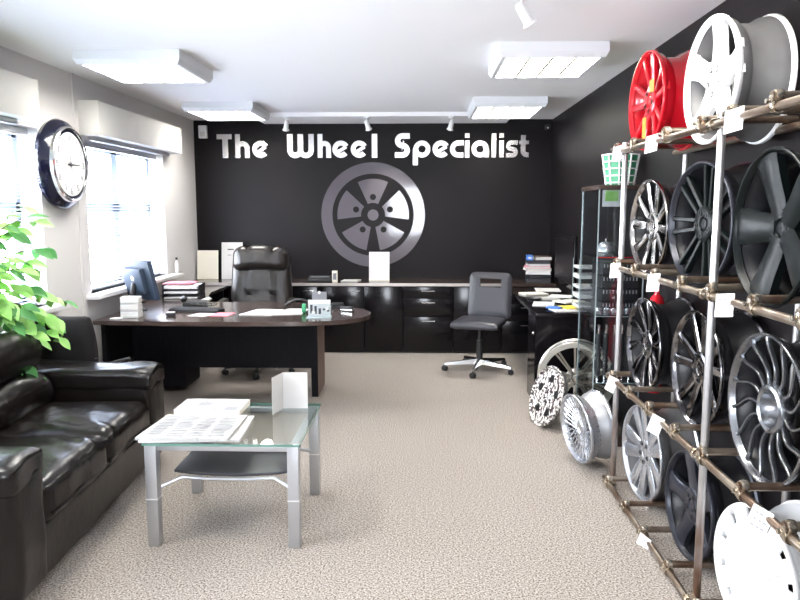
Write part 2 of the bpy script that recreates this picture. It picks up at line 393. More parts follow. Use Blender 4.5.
# ------------------------------------------------------------------ back wall lettering (strokes in crop units)
K = .011077/4.4444
def arc(cx, cy, r, a0, a1, n=14): return [(cx+r*math.cos(R(a0+(a1-a0)*i/n)), cy+r*math.sin(R(a0+(a1-a0)*i/n))) for i in range(n+1)]
def ribbon(mb, pts, w, d, f0=0):
    P = [Vector((p[0], p[1])) for p in pts]; L = []; Rr = []
    for i, p in enumerate(P):
        a = (P[i]-P[i-1]).normalized() if i else None; b = (P[i+1]-P[i]).normalized() if i < len(P)-1 else None
        if a is None: a = b
        if b is None: b = a
        t = (a+b)
        if t.length < 1e-4: t = a
        t.normalize(); nrm = Vector((-t.y, t.x)); k = w/2/max(.5, abs(nrm.dot(Vector((-a.y, a.x)))))
        L.append(p+nrm*k); Rr.append(p-nrm*k)
    n = len(P); vs = []
    for q in L: vs.append((q.x, f0, q.y))
    for q in Rr: vs.append((q.x, f0, q.y))
    for q in L: vs.append((q.x, d, q.y))
    for q in Rr: vs.append((q.x, d, q.y))
    fs = []
    for i in range(n-1):
        fs += [(i, i+1, n+i+1, n+i), (2*n+i, 3*n+i, 3*n+i+1, 2*n+i+1), (i, 2*n+i, 2*n+i+1, i+1), (n+i, n+i+1, 3*n+i+1, 3*n+i)]
    fs += [(0, n, 3*n, 2*n), (n-1, 3*n-1, 4*n-1, 2*n-1)]
    mb.add(vs, fs)
def let_e(x): # x left edge
    cx, cy = x+38, 38
    return [(arc(cx, cy, 27, 28, 322, 26), 22), ([(cx-16, cy-13), (cx+24, cy+11)], 15)]
def let_h(x, wd=65): rr = (wd-22)/2; cx = x+wd/2; return [([(x+11, 0), (x+11, 106)], 22), (arc(cx, 75-11-rr, rr, 180, 0)+[(cx+rr, 0)], 22)]
def let_s(x, wd, h, wt):
    r1 = (h-wt)/4; t = wt/2; xr = x+wd
    return [([(xr, h-t)]+arc(x+t+r1, h-t-r1, r1, 90, 270, 12)+arc(xr-t-r1, t+r1, r1, 90, -90, 12)+[(x, t)], wt)]
S2 = 800   # second crop starts 180 px (800 units) to the right
letters = [
 ('T', [([(72, 95), (140, 95)], 22), ([(110, 0), (110, 90)], 25)]),
 ('h', let_h(155)), ('e', let_e(231)),
 ('W', [([(401, 106), (401, 36)]+arc(424.5, 35, 23.5, 180, 360)+[(448, 106)], 25), ([(448, 104), (448, 36)]+arc(472, 35, 24, 180, 360)+[(496, 106)], 24)]),
 ('h', let_h(525, 60)), ('e', let_e(591)), ('e', let_e(673)), ('l', [([(779, 0), (779, 106)], 24)]),
 ('S', let_s(S2+70, 66, 108, 24)),
 ('p', [([(S2+161, -33), (S2+161, 40)], 22), (arc(S2+190, 38, 27, 0, 360, 30), 21)]),
 ('e', let_e(S2+237)),
 ('c', [([(S2+374, 65)]+arc(S2+352, 38, 27, 90, 270)+[(S2+374, 11)], 22)]),
 ('i', [([(S2+390, 0), (S2+390, 75)], 20), ([(S2+380, 97), (S2+400, 97)], 20)]),
 ('a', [(arc(S2+447, 38, 27, 0, 360, 30), 21), ([(S2+476, 0), (S2+476, 40)], 21)]),
 ('l', [([(S2+508, 0), (S2+508, 106)], 20)]),
 ('i', [([(S2+542, 0), (S2+542, 75)], 20), ([(S2+532, 97), (S2+552, 97)], 20)]),
 ('s', let_s(S2+562, 52, 75, 19)),
 ('t', [([(S2+637, 98), (S2+637, 30)]+arc(S2+655, 29, 18, 180, 270, 8)+[(S2+662, 11)], 21), ([(S2+620, 66), (S2+662, 66)], 16)]),
]
sg = thing('wall_sign', 'silver lettering The Wheel Specialist on the black back wall', 'sign', (-.55, YB, 2.115))
for ch, strokes in letters:
    mb = MB()
    for j, (pts, wt) in enumerate(strokes):
        ribbon(mb, [((-2.282 + (u+200*4.4444-217*4.4444)*K)+.55, v*K*.985) for u, v in pts], wt*K, .012, .0006*j)
    mb.build('letter', M['letter'], sg, smooth=False, loc=(0, -.012, 0))
em = thing('wheel_emblem', 'large grey vinyl road wheel emblem on the black back wall', 'wall decal', (-.549, YB-.0015, 1.483))
def annulus(r0, r1, a0=0, a1=360, n=72, d=.002, full=True):
    mb = MB(); pts0 = [(r0*math.cos(R(a0+(a1-a0)*i/n)), r0*math.sin(R(a0+(a1-a0)*i/n))) for i in range(n+1)]
    pts1 = [(r1*math.cos(R(a0+(a1-a0)*i/n)), r1*math.sin(R(a0+(a1-a0)*i/n))) for i in range(n+1)]
    vs = [(x, -d, z) for x, z in pts0]+[(x, -d, z) for x, z in pts1]+[(x, 0, z) for x, z in pts0]+[(x, 0, z) for x, z in pts1]
    N = n+1; fs = []
    for i in range(n): fs += [(i, i+1, N+i+1, N+i), (2*N+i, 3*N+i, 3*N+i+1, 2*N+i+1), (i, 2*N+i, 2*N+i+1, i+1), (N+i, N+i+1, 3*N+i+1, 3*N+i)]
    if not full: fs += [(0, N, 3*N, 2*N), (n, 2*N+n, 3*N+n, N+n)]
    mb.add(vs, fs); return mb
annulus(.458, .583).build('ring', M['emblem'], em, smooth=False)
for k in range(5):
    a = 90+72*k
    wgd = annulus(.135, .402, a-25, a+25, 24, .002, False).build('segment', M['emblem'], em, smooth=False)
    MB().lathe([(-.003, .0005), (-.003, .034), (-.002, .034)], 20, 'Y', mtx=T(.20*math.cos(R(a)), 0, .20*math.sin(R(a)))).build('lug_dot', M['black_wall'], wgd, smooth=False)
MB().lathe([(-.002, .0005), (-.002, .062), (0, .062)], 28, 'Y').build('hub_disc', M['emblem'], em, smooth=False)

# ------------------------------------------------------------------ wall clock
ck = thing('wall_clock', 'large round wall clock with navy case and white dial between the windows', 'clock', (XL, 5.03, 1.858))
MB().lathe([(0, .001), (0, .30), (.03, .312), (.06, .30), (.085, .262), (.10, .25), (.10, .22)], 64, 'X').build('case', M['navy'], ck)
MB().lathe([(.085, .262), (.104, .258), (.112, .248), (.108, .238), (.10, .236)], 64, 'X').build('bezel', M['chrome'], ck)
MB().lathe([(.096, .0005), (.096, .24)], 64, 'X').build('dial', M['dial'], ck)
def digit(ch, h):
    segs = {'0': 'abcdef', '1': 'bc', '2': 'abged', '3': 'abgcd', '4': 'fgbc', '5': 'afgcd', '6': 'afgedc', '7': 'abc', '8': 'abcdefg', '9': 'abcdfg'}[ch]
    w2, h2 = h*.28, h/2
    S = {'a': ((-w2, h2), (w2, h2)), 'b': ((w2, h2), (w2, 0)), 'c': ((w2, 0), (w2, -h2)), 'd': ((-w2, -h2), (w2, -h2)), 'e': ((-w2, 0), (-w2, -h2)), 'f': ((-w2, h2), (-w2, 0)), 'g': ((-w2, 0), (w2, 0))}
    return [S[q] for q in segs]
nm = MB()
for n in range(1, 13):
    a = R(90-30*n); cy, cz = .185*math.cos(a), .185*math.sin(a); st = str(n)
    for i, ch in enumerate(st):
        off = (i-(len(st)-1)/2)*.024
        for (p, q) in digit(ch, .036):
            # dial faces +x, so the reader's right is -y... seen from the room the reader's right is +y
            v = lambda s: (.0975, cy+off+s[0], cz+s[1])
            nm.tube([v(p), v(q)], .0022, 4)
nm.build('numerals', M['grey_ink'], ck, smooth=False)
def hand(ang, L, wd, x):
    a = R(90-ang); d = Vector((0, math.cos(a), math.sin(a))); p = Vector((0, -d.z, d.y))
    o = Vector((x, 0, 0)); mb = MB()
    vs = [o-d*.04-p*wd, o-d*.04+p*wd, o+d*L+p*wd*.4, o+d*L-p*wd*.4]
    vs += [v+Vector((.002, 0, 0)) for v in vs]
    mb.add(vs, [(0, 1, 2, 3), (4, 7, 6, 5), (0, 4, 5, 1), (1, 5, 6, 2), (2, 6, 7, 3), (3, 7, 4, 0)]); return mb
hand(90, .13, .005, .100).build('hour_hand', M['ink'], ck, smooth=False)
hand(-10, .19, .003, .103).build('minute_hand', M['grey_ink'], ck, smooth=False)
MB().lathe([(.098, .001), (.107, .001), (.107, .010), (.098, .010)], 16, 'X').build('hand_boss', M['ink'], ck)
MB().lathe([(.109, .0005), (.109, .238)], 48, 'X').build('glass_cover', M['glass'], ck)

# ------------------------------------------------------------------ dark board on the right wall
t = thing('wall_board', 'black framed board on the right wall beside the book pile', 'board', (XR, 7.15, .80))
MB().box(-.03, 0, -.48, .48, 0, .50, .006).build('frame', M['gloss'], t)
MB().box(-.034, -.03, -.44, .44, .04, .46).build('panel', M['black_wall'], t)

# ------------------------------------------------------------------ credenza along the back wall
CT = .765
cr = thing('worktop', 'long dark worktop with pale front edge along the back wall', 'worktop', (0, 7.87, CT-.03))
MB().box(XL+.01, XR-.01, -.24, .25, 0, .03).build('top_board', M['wood'], cr)
MB().box(XL+.01, .86, -.25, -.24, .0, .03).build('edge_strip', M['edge'], cr)
def cabinet(x0, x1, kind, label, handles, seam=None):
    t = thing('base_cabinet', label, 'cabinet', ((x0+x1)/2, 7.90, 0), group='black gloss cabinets under the back worktop'); a = (x1-x0)/2-.0015
    MB().box(-a, a, -.22, .21, .05, CT-.032).build('body', M['wood_v'], t, smooth=False)
    MB().box(-a, a, -.20, .19, 0, .05).build('plinth', M['plastic'], t, smooth=False)
    if kind == 'drawer':
        zs = [.02, .36, .55, .665, CT-.04] if handles == 4 else [.02, .40, .60, CT-.04]
        for z0, z1 in zip(zs, zs[1:]):
            d = MB().box(-a+.003, a-.003, -.24, -.22, z0+.003, z1-.003, .002).build('drawer', M['gloss'], t)
            zc = z1-.045
            MB().tube([(-.07, -.24, zc), (-.07, -.262, zc), (.07, -.262, zc), (.07, -.24, zc)], .006, 8).build('handle', M['chrome'], d)
    else:
        d = MB().box(-a+.003, a-.003, -.24, -.22, .023, CT-.043, .002).build('door', M['gloss'], t)
        if handles:
            s = handles
            xc = s*(a-.10)
            MB().tube([(xc-.06, -.24, CT-.085), (xc-.06, -.262, CT-.085), (xc+.06, -.262, CT-.085), (xc+.06, -.24, CT-.085)], .006, 8).build('handle', M['chrome'], d)
    return t
cabinet(-2.10, -1.62, 'door', 'black gloss cupboard under the back worktop behind the leather swivel armchair', 1)
cabinet(-1.62, -1.12, 'door', 'black gloss cupboard under the back worktop just right of the leather swivel armchair', 1)
cabinet(-1.12, -.62, 'door', 'black gloss cupboard under the back worktop, just left of the white upright card', 1)
cabinet(-.62, -.20, 'door', 'black gloss cupboard with no handle below the white upright card', 0)
cabinet(-.20, .34, 'drawer', 'black gloss drawer unit left of the black task chair', 3)
cabinet(.34, .86, 'door', 'black gloss cupboard directly behind the black task chair', 0)
cabinet(.86, 1.40, 'drawer', 'black drawer unit seen under the paper covered side desk', 4)

# ------------------------------------------------------------------ main desk
def smooth_poly(pts, it=3):
    for _ in range(it):
        q = []
        for i in range(len(pts)):
            a, b = pts[i], pts[(i+1) % len(pts)]
            q += [(a[0]*.75+b[0]*.25, a[1]*.75+b[1]*.25), (a[0]*.25+b[0]*.75, a[1]*.25+b[1]*.75)]
        pts = q
    return pts
dk = thing('desk', 'large dark wood desk with rounded right end and panel front', 'desk', (-1.5, 5.75, 0))
arcp = [(-2.43, 5.19), (-2.0, 5.16), (-1.6, 5.145), (-1.2, 5.15), (-.95, 5.17)]
for i in range(0, 13):
    a = R(-80 + 150*i/12); arcp.append((-.83+.43*math.cos(a), 5.60+.40*math.sin(a) + (.05 if a > 0 else 0)*math.sin(a)))
arcp += [(-.70, 6.16), (-.9, 6.26), (-1.2, 6.28), (-2.43, 6.28)]
MB().prism([(x+1.5, y-5.75) for x, y in arcp], .70, .732).build('desktop', M['wood'], dk, angle=30)
MB().box(-.90, .59, .08, .10, .24, .699).build('modesty_panel', M['wood_v'], dk, smooth=False)
MB().box(.592, .642, .07, .50, 0, .699).build('leg', M['wood_e'], dk, smooth=False)
MB().box(.590, .644, .064, .07, 0, .699).build('leg_edging', M['wood_v'], dk, smooth=False)
MB().box(-.935, -.90, -.42, .50, 0, .699).build('leg', M['wood_v'], dk, smooth=False)
MB().box(-.898, -.48, .12, .50, .06, .695).build('pedestal', M['wood_v'], dk, smooth=False)
# return joining desk and worktop
rt = thing('side_return', 'dark wood desk return along the window wall behind the monitor', 'desk', (-2.25, 6.95, 0))
poly = [(-.26, -.66), (.35, -.66), (.33, -.45), (.22, -.2), (.16, .1), (.16, .66), (-.26, .66)]
MB().prism(poly, .70, .731).build('return_top', M['wood'], rt)
MB().box(-.25, .14, .60, .63, 0, .699).build('support_panel', M['wood_v'], rt, smooth=False)
MB().box(-.25, -.23, -.6, .58, .3, .699).build('rear_panel', M['wood_v'], rt, smooth=False)

# ------------------------------------------------------------------ right side desk
rd = thing('side_desk', 'black gloss side desk along the right wall heaped with papers', 'desk', (1.16, 6.6, 0))
MB().box(-.262, .262, -.95, 1.008, .70, .732, .008).build('desktop', M['gloss'], rd)
MB().box(-.255, .255, -.94, -.92, 0, .699).build('end_panel', M['gloss'], rd, smooth=False)
MB().box(-.257, -.232, -.918, -.55, 0, .699).build('side_panel', M['gloss'], rd, smooth=False)
MB().box(-.23, .24, -.565, -.55, 0.1, .699).build('cross_panel', M['wood_v'], rd, smooth=False)
lk = MB().lathe([(-.264, .001), (-.264, .012), (-.257, .012)], 14, 'X', mtx=T(0, -.80, .55)).build('lock', M['chrome'], rd)

# ------------------------------------------------------------------ wheels
def spoke(mb, ang, prof, R_):
    prof = [(a_[0], a_[1], a_[2]*spoke.ws, a_[3], a_[4]) for a_ in prof]
    # prof rows: r, tangential offset, width, front depth x, thickness ; centre of the wheel at height R_
    e = Vector((0, math.cos(R(ang)), math.sin(R(ang)))); f = Vector((0, -math.sin(R(ang)), math.cos(R(ang)))); o = Vector((0, 0, R_))
    vs = []; fs = []
    for (r, t, wd, x, th) in prof:
        c = o+e*r+f*t; X = Vector((1, 0, 0))
        vs += [c+f*wd*.33+X*x, c+f*wd*.5+X*(x+th*.25), c+f*wd*.5+X*(x+th), c-f*wd*.5+X*(x+th), c-f*wd*.5+X*(x+th*.25), c-f*wd*.33+X*x]
    for i in range(len(prof)-1):
        for k in range(6): fs.append((i*6+k, i*6+(k+1) % 6, i*6+6+(k+1) % 6, i*6+6+k))
    fs += [tuple(range(6)), tuple((len(prof)-1)*6+k for k in range(6))]
    mb.add(vs, fs)
spoke.ws = 1
def interp(rows, n):
    out = []
    for i in range(len(rows)-1):
        a, b = rows[i], rows[i+1]
        for k in range(n): t = k/n; out.append(tuple(p*(1-t)+q*t for p, q in zip(a, b)))
    return out+[rows[-1]]
def wheel(label, cat='wheel', name='alloy_wheel', loc=(0, 0, 0), rot=0, Rr=.245, W=.22, face='w_silver', barrel='w_barrel', style='five', phase=90, nuts=5, group='wheels on the rack', lipm=None, cap=None, hubr=.075, hubx=.02, holes=True, ws=1, lipd=.022):
    t = thing(name, label, cat, loc, rot, group)
    fm, bmat = M[face], M[barrel]; lm = M[lipm] if lipm else fm; mz = T(0, 0, Rr)
    if W < .12: MB().lathe([(.018, Rr-.008), (W, Rr-.022), (W, Rr-.030), (.018, Rr-.016)], 56, 'X', True, mz).build('barrel', bmat, t)
    else: MB().lathe([(.026, Rr-.010), (.05, Rr-.016), (.075, Rr-.036), (W-.085, Rr-.036), (W-.05, Rr-.014), (W-.02, Rr-.009), (W-.02, Rr-.016), (W-.055, Rr-.022), (W-.09, Rr-.044), (.075, Rr-.044), (.045, Rr-.024), (.026, Rr-.02)], 56, 'X', True, mz).build('barrel', bmat, t)
    MB().lathe([(.030, Rr-.012), (.020, Rr-.004), (.014, Rr), (.004, Rr), (0, Rr-.003), (0, Rr-.009), (.006, Rr-.013), (.016, Rr-.016), (lipd, Rr-lipd*.5-.008), (lipd+.004, Rr-lipd*.5-.004), (.030, Rr-.013)], 64, 'X', True, mz).build('rim_lip', lm, t)
    if W >= .12: MB().lathe([(W-.024, Rr-.012), (W-.016, Rr-.001), (W-.004, Rr), (W, Rr-.004), (W-.004, Rr-.012), (W-.02, Rr-.017)], 56, 'X', True, mz).build('rear_lip', lm, t)
    sp = MB(); Ro = Rr-.020; spoke.ws = ws
    def ring(r, n_, rows_fn):
        for k in range(n_): rows_fn(phase+360*k/n_, k)
    if style == 'five':      # five broad tapered spokes
        for k in range(5): spoke(sp, phase+72*k, [(.04, 0, .085, hubx, .03), (.09, 0, .075, hubx+.004, .03), (.15, 0, .062, .020, .03), (Ro-.02, 0, .072, .012, .03), (Ro+.006, 0, .10, .014, .02)], Rr)
    elif style == 'five_fat':
        for k in range(5): spoke(sp, phase+72*k, [(.03, 0, .07, .035, .03), (.08, 0, .075, .032, .035), (.15, 0, .085, .020, .035), (Ro-.02, 0, .098, .010, .035), (Ro+.008, 0, .11, .012, .025)], Rr)
    elif style == 'five_slim':
        for k in range(5): spoke(sp, phase+72*k, [(.03, 0, .09, .03, .03), (.08, 0, .062, .028, .03), (.15, 0, .05, .020, .03), (Ro-.02, 0, .058, .014, .03), (Ro+.006, 0, .09, .014, .02)], Rr)
    elif style == 'seven_twin':
        for k in range(7):
            for s in (-1, 1): spoke(sp, phase+360/7*k, [(.055, s*.018, .024, .032, .025), (.10, s*.021, .020, .028, .025), (Ro-.015, s*.030, .019, .014, .025), (Ro+.006, s*.032, .026, .014, .02)], Rr)
    elif style == 'five_twin':
        for k in range(5):
            for s in (-1, 1): spoke(sp, phase+72*k, [(.045, s*.012, .034, .030, .028), (.10, s*.026, .032, .026, .026), (.16, s*.042, .032, .020, .024), (Ro-.01, s*.058, .034, .012, .022), (Ro+.006, s*.060, .045, .014, .02)], Rr)
    elif style == 'ten':
        for k in range(10): spoke(sp, phase+36*k, [(.045, 0, .030, .032, .026), (.10, 0, .026, .026, .026), (.17, 0, .030, .018, .024), (Ro+.004, 0, .044, .012, .02)], Rr)
    elif style == 'ten_curved':
        for k in range(10):
            for s in (0, 1): spoke(sp, phase+36*k, [(.045, s*.006, .014, .034, .022), (.09, .012+s*.010, .013, .028, .022), (.15, .016+s*.022, .013, .02, .02), (Ro+.004, .004+s*.034, .016, .012, .018)], Rr)
    elif style == 'split_ten':
        for k in range(10):
            s = 1 if k % 2 else -1
            spoke(sp, phase+36*k, [(.045, 0, .036, .026, .024), (.10, s*.004, .040, .022, .024), (.17, s*.012, .046, .016, .022), (Ro+.004, s*.02, .052, .010, .018)], Rr)
    elif style == 'curved_fifteen':
        for k in range(15):
            rows = []
            for i in range(9):
                u = i/8; r = .078+(Ro+.006-.078)*u
                rows.append((r, .020*math.sin(u*PI*1.5)-.012*u, .0100+.008*abs(u-.4), .030-.02*u, .016))
            spoke(sp, phase+24*k, rows, Rr)
    elif style == 'disc':
        sp.lathe([(.024, .07), (.014, .14), (.010, Ro-.045), (.020, Ro-.045), (.024, .14), (.034, .07)], 56, 'X', True, mz)
        for k in range(12): spoke(sp, phase+30*k, [(Ro-.052, 0, .075, .010, .012), (Ro+.006, 0, .082, .012, .012)], Rr)
        for k in range(6): spoke(sp, phase+60*k, [(.06, 0, .05, .010, .02), (.12, 0, .028, .002, .02), (Ro, 0, .02, .002, .02)], Rr)
    elif style == 'camo':
        sp.lathe([(.024, .06), (.014, .10), (.012, Ro-.004), (.020, Ro-.004), (.034, .06)], 56, 'X', True, mz)
        for k in range(5):
            a_ = R(phase+72*k)
            MB().lathe([(.0105, .0005), (.0105, .030), (.016, .032)], 16, 'X', mtx=T(0, .13*math.cos(a_), Rr+.13*math.sin(a_))).build('hole', M['w_barrel'], t)
        for k in range(0): spoke(sp, phase+36*k+(6 if k % 2 else -6), [(.11, 0, .075, .012, .012), (Ro-.03, 0, .075, .010, .012), (Ro+.006, 0, .10, .010, .012)], Rr)
    elif style == 'wire':
        for k in range(28):
            for s in (-1, 1):
                a = R(phase+360/28*k); b = R(phase+360/28*k+s*38)
                sp.tube([(.045, .045*math.cos(a), .045*math.sin(a)+Rr), (.02, (Ro)*math.cos(b), Ro*math.sin(b)+Rr)], .0042, 6)
    elif style == 'long_ten':
        for k in range(10):
            for s in (-1, 1): spoke(sp, phase+36*k, [(.05, s*.006, .010, .05, .018), (.14, s*.009, .009, .035, .016), (Ro+.004, s*.014, .012, .020, .014)], Rr)
    if style == 'long_ten': MB().lathe([(-.001, Rr-.003), (.004, Rr-.022), (.012, Rr-.045), (.018, Rr-.045), (.010, Rr-.005)], 64, 'X', True, mz).build('wide_lip', M['w_creaml'], t)
    # hub
    hb = hubr
    if style == 'curved_fifteen':
        sp.lathe([(.075, .001), (.075, .040), (.05, .058), (.022, .064), (.016, .072), (.020, .082), (.035, hb), (.05, hb), (.08, .06)], 40, 'X', mtx=mz)
    else:
        sp.lathe([(hubx+.012, .026), (hubx+.004, .032), (hubx, hb*.85), (hubx+.006, hb), (hubx+.035, hb), (hubx+.035, .026)], 36, 'X', True, mz)
    sp.build('spokes', fm, t)
    cp = [(hubx+.006, .0005), (hubx+.004, .014), (hubx+.006, .024), (hubx+.016, .027)] if style != 'curved_fifteen' else [(.073, .0005), (.073, .030), (.076, .030)]
    MB().lathe(cp, 24, 'X', mtx=mz).build('centre_cap', M[cap] if cap else fm, t)
    if style == 'wire':
        MB().lathe([(.034, Rr-.034), (W-.05, Rr-.052), (W-.05, Rr-.053), (.034, Rr-.035)], 48, 'X', True, mz).build('shade_lining', M['w_barrel'], t)  # black lining puts the shade inside the wheel into colour
        MB().lathe([(W-.06, .001), (W-.06, Rr-.05)], 40, 'X', mtx=mz).build('shade_disc', M['w_barrel'], t)  # black disc closes the wheel, painted shade like the lining
        rv = MB()
        for k in range(40):
            a = 2*PI*k/40
            for xx in (.055, .072): rv.lathe([(0, .0045), (.004, .0035), (.005, .0003)], 8, 'Y', mtx=T(0, 0, Rr) @ Matrix.Rotation(a, 4, 'X') @ T(xx, Rr-.036+(.013 if xx < .06 else 0), 0))
        rv.build('rivets', M['w_silver'], t)
    if nuts:
        for k in range(nuts):
            a = R(phase+36+360*k/nuts); y, z = .052*math.cos(a), .052*math.sin(a)+Rr
            MB().lathe([(hubx-.001, .0075), (hubx-.001, .0125), (hubx+.006, .0125), (hubx+.003, .0075), (hubx+.003, .0004)], 12, 'X', mtx=T(0, y, z)).build('lug_hole', M['w_barrel'], t)
    return t
RZ = [.02, .62, 1.236, 1.852]        # rail heights
BZ = [z+.031 for z in RZ]            # cross bars lie on the rails
BARS = [[(Y1_, .17) for Y1_ in (3.74, 3.10, 2.46, 1.82)]]*3 + [[(3.83, .155), (3.00, .20), (2.38, .155), (1.82, .155)]]
def wz(row, Rr, hb=.155): return BZ[row] + math.sqrt((Rr+.0155)**2-hb**2) - Rr + .001
def rackwheel(row, y, th, x=1.165, **k):
    Rr = k.get('Rr', .245); return wheel(loc=(x, y, wz(row, Rr, .20 if (row == 3 and y < 3.2) else (.155 if row == 3 else .17))), rot=R(th), **k)
Y1, Y2, Y3 = 3.74, 3.10, 2.46
w1 = rackwheel(3, 3.83, 3, x=1.14, Rr=.25, W=.22, face='w_red', barrel='w_red', style='five_twin', phase=84, label='glossy red wheel with orange stickers on the top rail of the rack')
st = MB().box(-.002, 0, -.030, .030, -.030, .030, mtx=T(-.002, -.10, .31)).build('sticker', M['orange'], w1); st['label'] = 'upper orange sticker'
st = MB().box(-.002, 0, -.024, .024, -.055, .055, mtx=T(-.002, -.015, .11)).build('sticker', M['orange'], w1); st['label'] = 'orange sticker'
rackwheel(3, 3.00, 2, x=1.14, Rr=.25, W=.225, face='w_white', barrel='w_greyb', style='five', ws=1.3, phase=95, label='white five-spoke wheel with grey barrel on the top rail, beside the red wheel')
rackwheel(2, Y1, 5, x=1.15, Rr=.240, face='w_poly', barrel='w_barrel', style='ten', ws=1.35, phase=75, label='polished ten-spoke wheel with black barrel, directly below the red wheel')
rackwheel(2, Y2, 8, Rr=.262, face='w_black', barrel='w_barrel', style='seven_twin', phase=100, lipm='w_graph', label='gloss black wheel with seven pairs of thin spokes, right of the polished one')
rackwheel(2, 2.40, 1, x=1.13, Rr=.262, face='w_black', barrel='w_barrel', style='five_fat', ws=1.3, phase=0, lipm='w_black', hubx=.035, label='gloss black wheel with five very broad spokes at the right edge')
rackwheel(1, Y1, 3, x=1.15, Rr=.245, face='w_polyd', barrel='w_barrel', style='ten_curved', phase=90, label='dark wheel with many fine polished spokes in the second rack row from the floor')
rackwheel(1, Y2, 3, x=1.18, Rr=.255, face='w_polyd', barrel='w_barrel', style='five_twin', ws=1.25, phase=86, label='polished split-spoke wheel crossed by the vertical post, middle of its row')
rackwheel(1, 2.43, 2, Rr=.262, face='w_dsilver', barrel='w_barrel', style='curved_fifteen', phase=90, hubr=.088, hubx=.024, cap='w_barrel', nuts=0, label='silver wheel with thin wavy spokes and large hollow hub at the right edge')
rackwheel(0, Y1, 6, Rr=.255, face='w_silver', barrel='w_greyb', style='split_ten', ws=1.5, phase=90, label='pale silver wheel with ten blade spokes, bottom row nearest the glass cabinet')
rackwheel(0, Y2, 4, x=1.18, Rr=.240, face='w_graph', barrel='w_barrel', style='five_slim', ws=1.5, phase=80, label='dark graphite five-spoke wheel on the bottom rail')
rackwheel(0, 2.47, 8, x=1.18, Rr=.248, W=.23, face='w_white', barrel='w_white', style='disc', phase=90, cap='w_white', nuts=0, label='bright white wheel with closed disc face and small slots, bottom right')
# wheels on the carpet
wheel('large silver wheel with thin paired spokes leaning behind the glass cabinet', loc=(1.15, 5.28, .003), rot=(0, 0, R(80)), Rr=.285, W=.16, face='w_silverc', barrel='w_greyb', style='long_ten', lipd=.075, ws=1.5, group='wheels standing on the carpet', hubx=.05)
wheel('black and white splatter patterned wheel leaning on the carpet', loc=(.825, 5.07, .006), rot=(0, R(18), R(16)), Rr=.222, W=.06, face='camo', barrel='w_greyb', lipm='camo', style='camo', phase=90, group='wheels standing on the carpet', cap='camo')
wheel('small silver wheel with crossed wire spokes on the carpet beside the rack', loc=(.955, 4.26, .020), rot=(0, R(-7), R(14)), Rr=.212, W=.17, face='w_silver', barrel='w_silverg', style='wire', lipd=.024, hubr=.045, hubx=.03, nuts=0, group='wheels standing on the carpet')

# ------------------------------------------------------------------ scaffold rack
rk = thing('wheel_rack', 'rusty galvanised tube rack holding rows of wheels along the right wall', 'rack', (1.07, 2.7, 0))
PX, PR = 1.07, .0155
YE0, YE1 = 1.35, 3.99
posts = (3.95, 2.70, 1.45)
loc0 = Vector((1.07, 2.7, 0))
def rel(*p): return Vector(p)-loc0
def lift(o): return o
for y in posts:
    for x in (PX+.015, 1.405):
        MB().tube([rel(x, y, 0), rel(x, y, RZ[3]+.05)], PR, 14).build('post', M['tube_p'], rk)
for z in RZ:
    zz = max(z, .02)
    MB().tube([rel(PX-.016, YE0, zz), rel(PX-.016, YE1+.03, zz)], .0145, 14).build('rail', M['tube'], rk)
    MB().tube([rel(1.372, YE0, zz), rel(1.372, YE1+.03, zz)], .016, 12).build('rail', M['tube'], rk)
cl_mb = MB()
def clamp_shape():
    mb = MB()
    mb.lathe([(-.014, .0158), (-.014, .020), (0, .022), (.014, .020), (.014, .0158)], 16, 'Y', True)
    mb.lathe([(-.012, .0148), (-.012, .019), (0, .021), (.012, .019), (.012, .0148)], 16, 'X', True, mtx=T(0, 0, .031))
    mb.box(-.024, -.015, -.010, .010, -.004, .034, .003)
    mb.tube([(-.034, 0, .016), (-.015, 0, .016)], .004, 8); mb.lathe([(-.037, .001), (-.037, .008), (-.030, .008), (-.030, .001)], 6, 'X', mtx=T(0, 0, .016))
    return mb
proto = clamp_shape().build('clamp', M['clamp'], rk); first = True
for ri, z in enumerate(RZ):
    for c, hb in BARS[ri]:
        for s in (1, -1):
            y = c+hb*s
            MB().tube([rel(PX-.036, y, BZ[ri]), rel(1.40, y, BZ[ri])], .0145, 12).build('crossbar', M['tube'], rk)
            if first: c_ = proto; first = False
            else: c_ = proto.copy(); col.objects.link(c_); c_.parent = rk
            c_.location = rel(PX-.016, y, z)
for y in posts:
    for z in RZ:
        c_ = proto.copy(); col.objects.link(c_); c_.parent = rk; c_.location = rel(PX-.016, y, z); c_.rotation_euler = (0, R(90), 0)
# price tags
TG = [(3, 3.90, 'white price tag on the top rail at the far end of the rack'), (3, 3.33, 'white price tag on the top rail under the red wheel'),
      (3, 2.47, 'white price tag on the top rail under the white wheel'), (2, 3.86, 'white price tag on the third rail at the far post'),
      (2, 3.22, 'white price tag under the black wheel with paired spokes'), (2, 2.46, 'white price tag under the black wheel with broad spokes'),
      (1, 3.84, 'white price tag on the second rail at the far post'), (1, 3.10, 'white price tag just above the graphite wheel'),
      (1, 2.12, 'white price tag just above the white disc wheel'), (0, 3.20, 'white price tag on the lowest rail near the carpet')]
for i, (row, y, lb) in enumerate(TG):
    s = .55 if row in (3, 2) and y > 3.8 else 1
    t = thing('price_tag', lb, 'price tag', (PX-.040, y, RZ[row]-.006), (R(-8 if row > 1 else 6), R(20 if row < 2 else 12), R(25)), 'price tags on the rack')
    MB().box(-.0008, .0008, -.038, .038, -.045, .035).build('card', M['paper'], t, smooth=False)
    mb = MB(); random.seed(i)
    for r_ in range(3):
        for q in range(3):
            a = -.026+q*.019; mb.box(-.0014, -.0008, a, a+.008+random.random()*.006, .018-r_*.02-.005, .018-r_*.02)
    mb.build('print', M['grey_ink'], t, smooth=False)

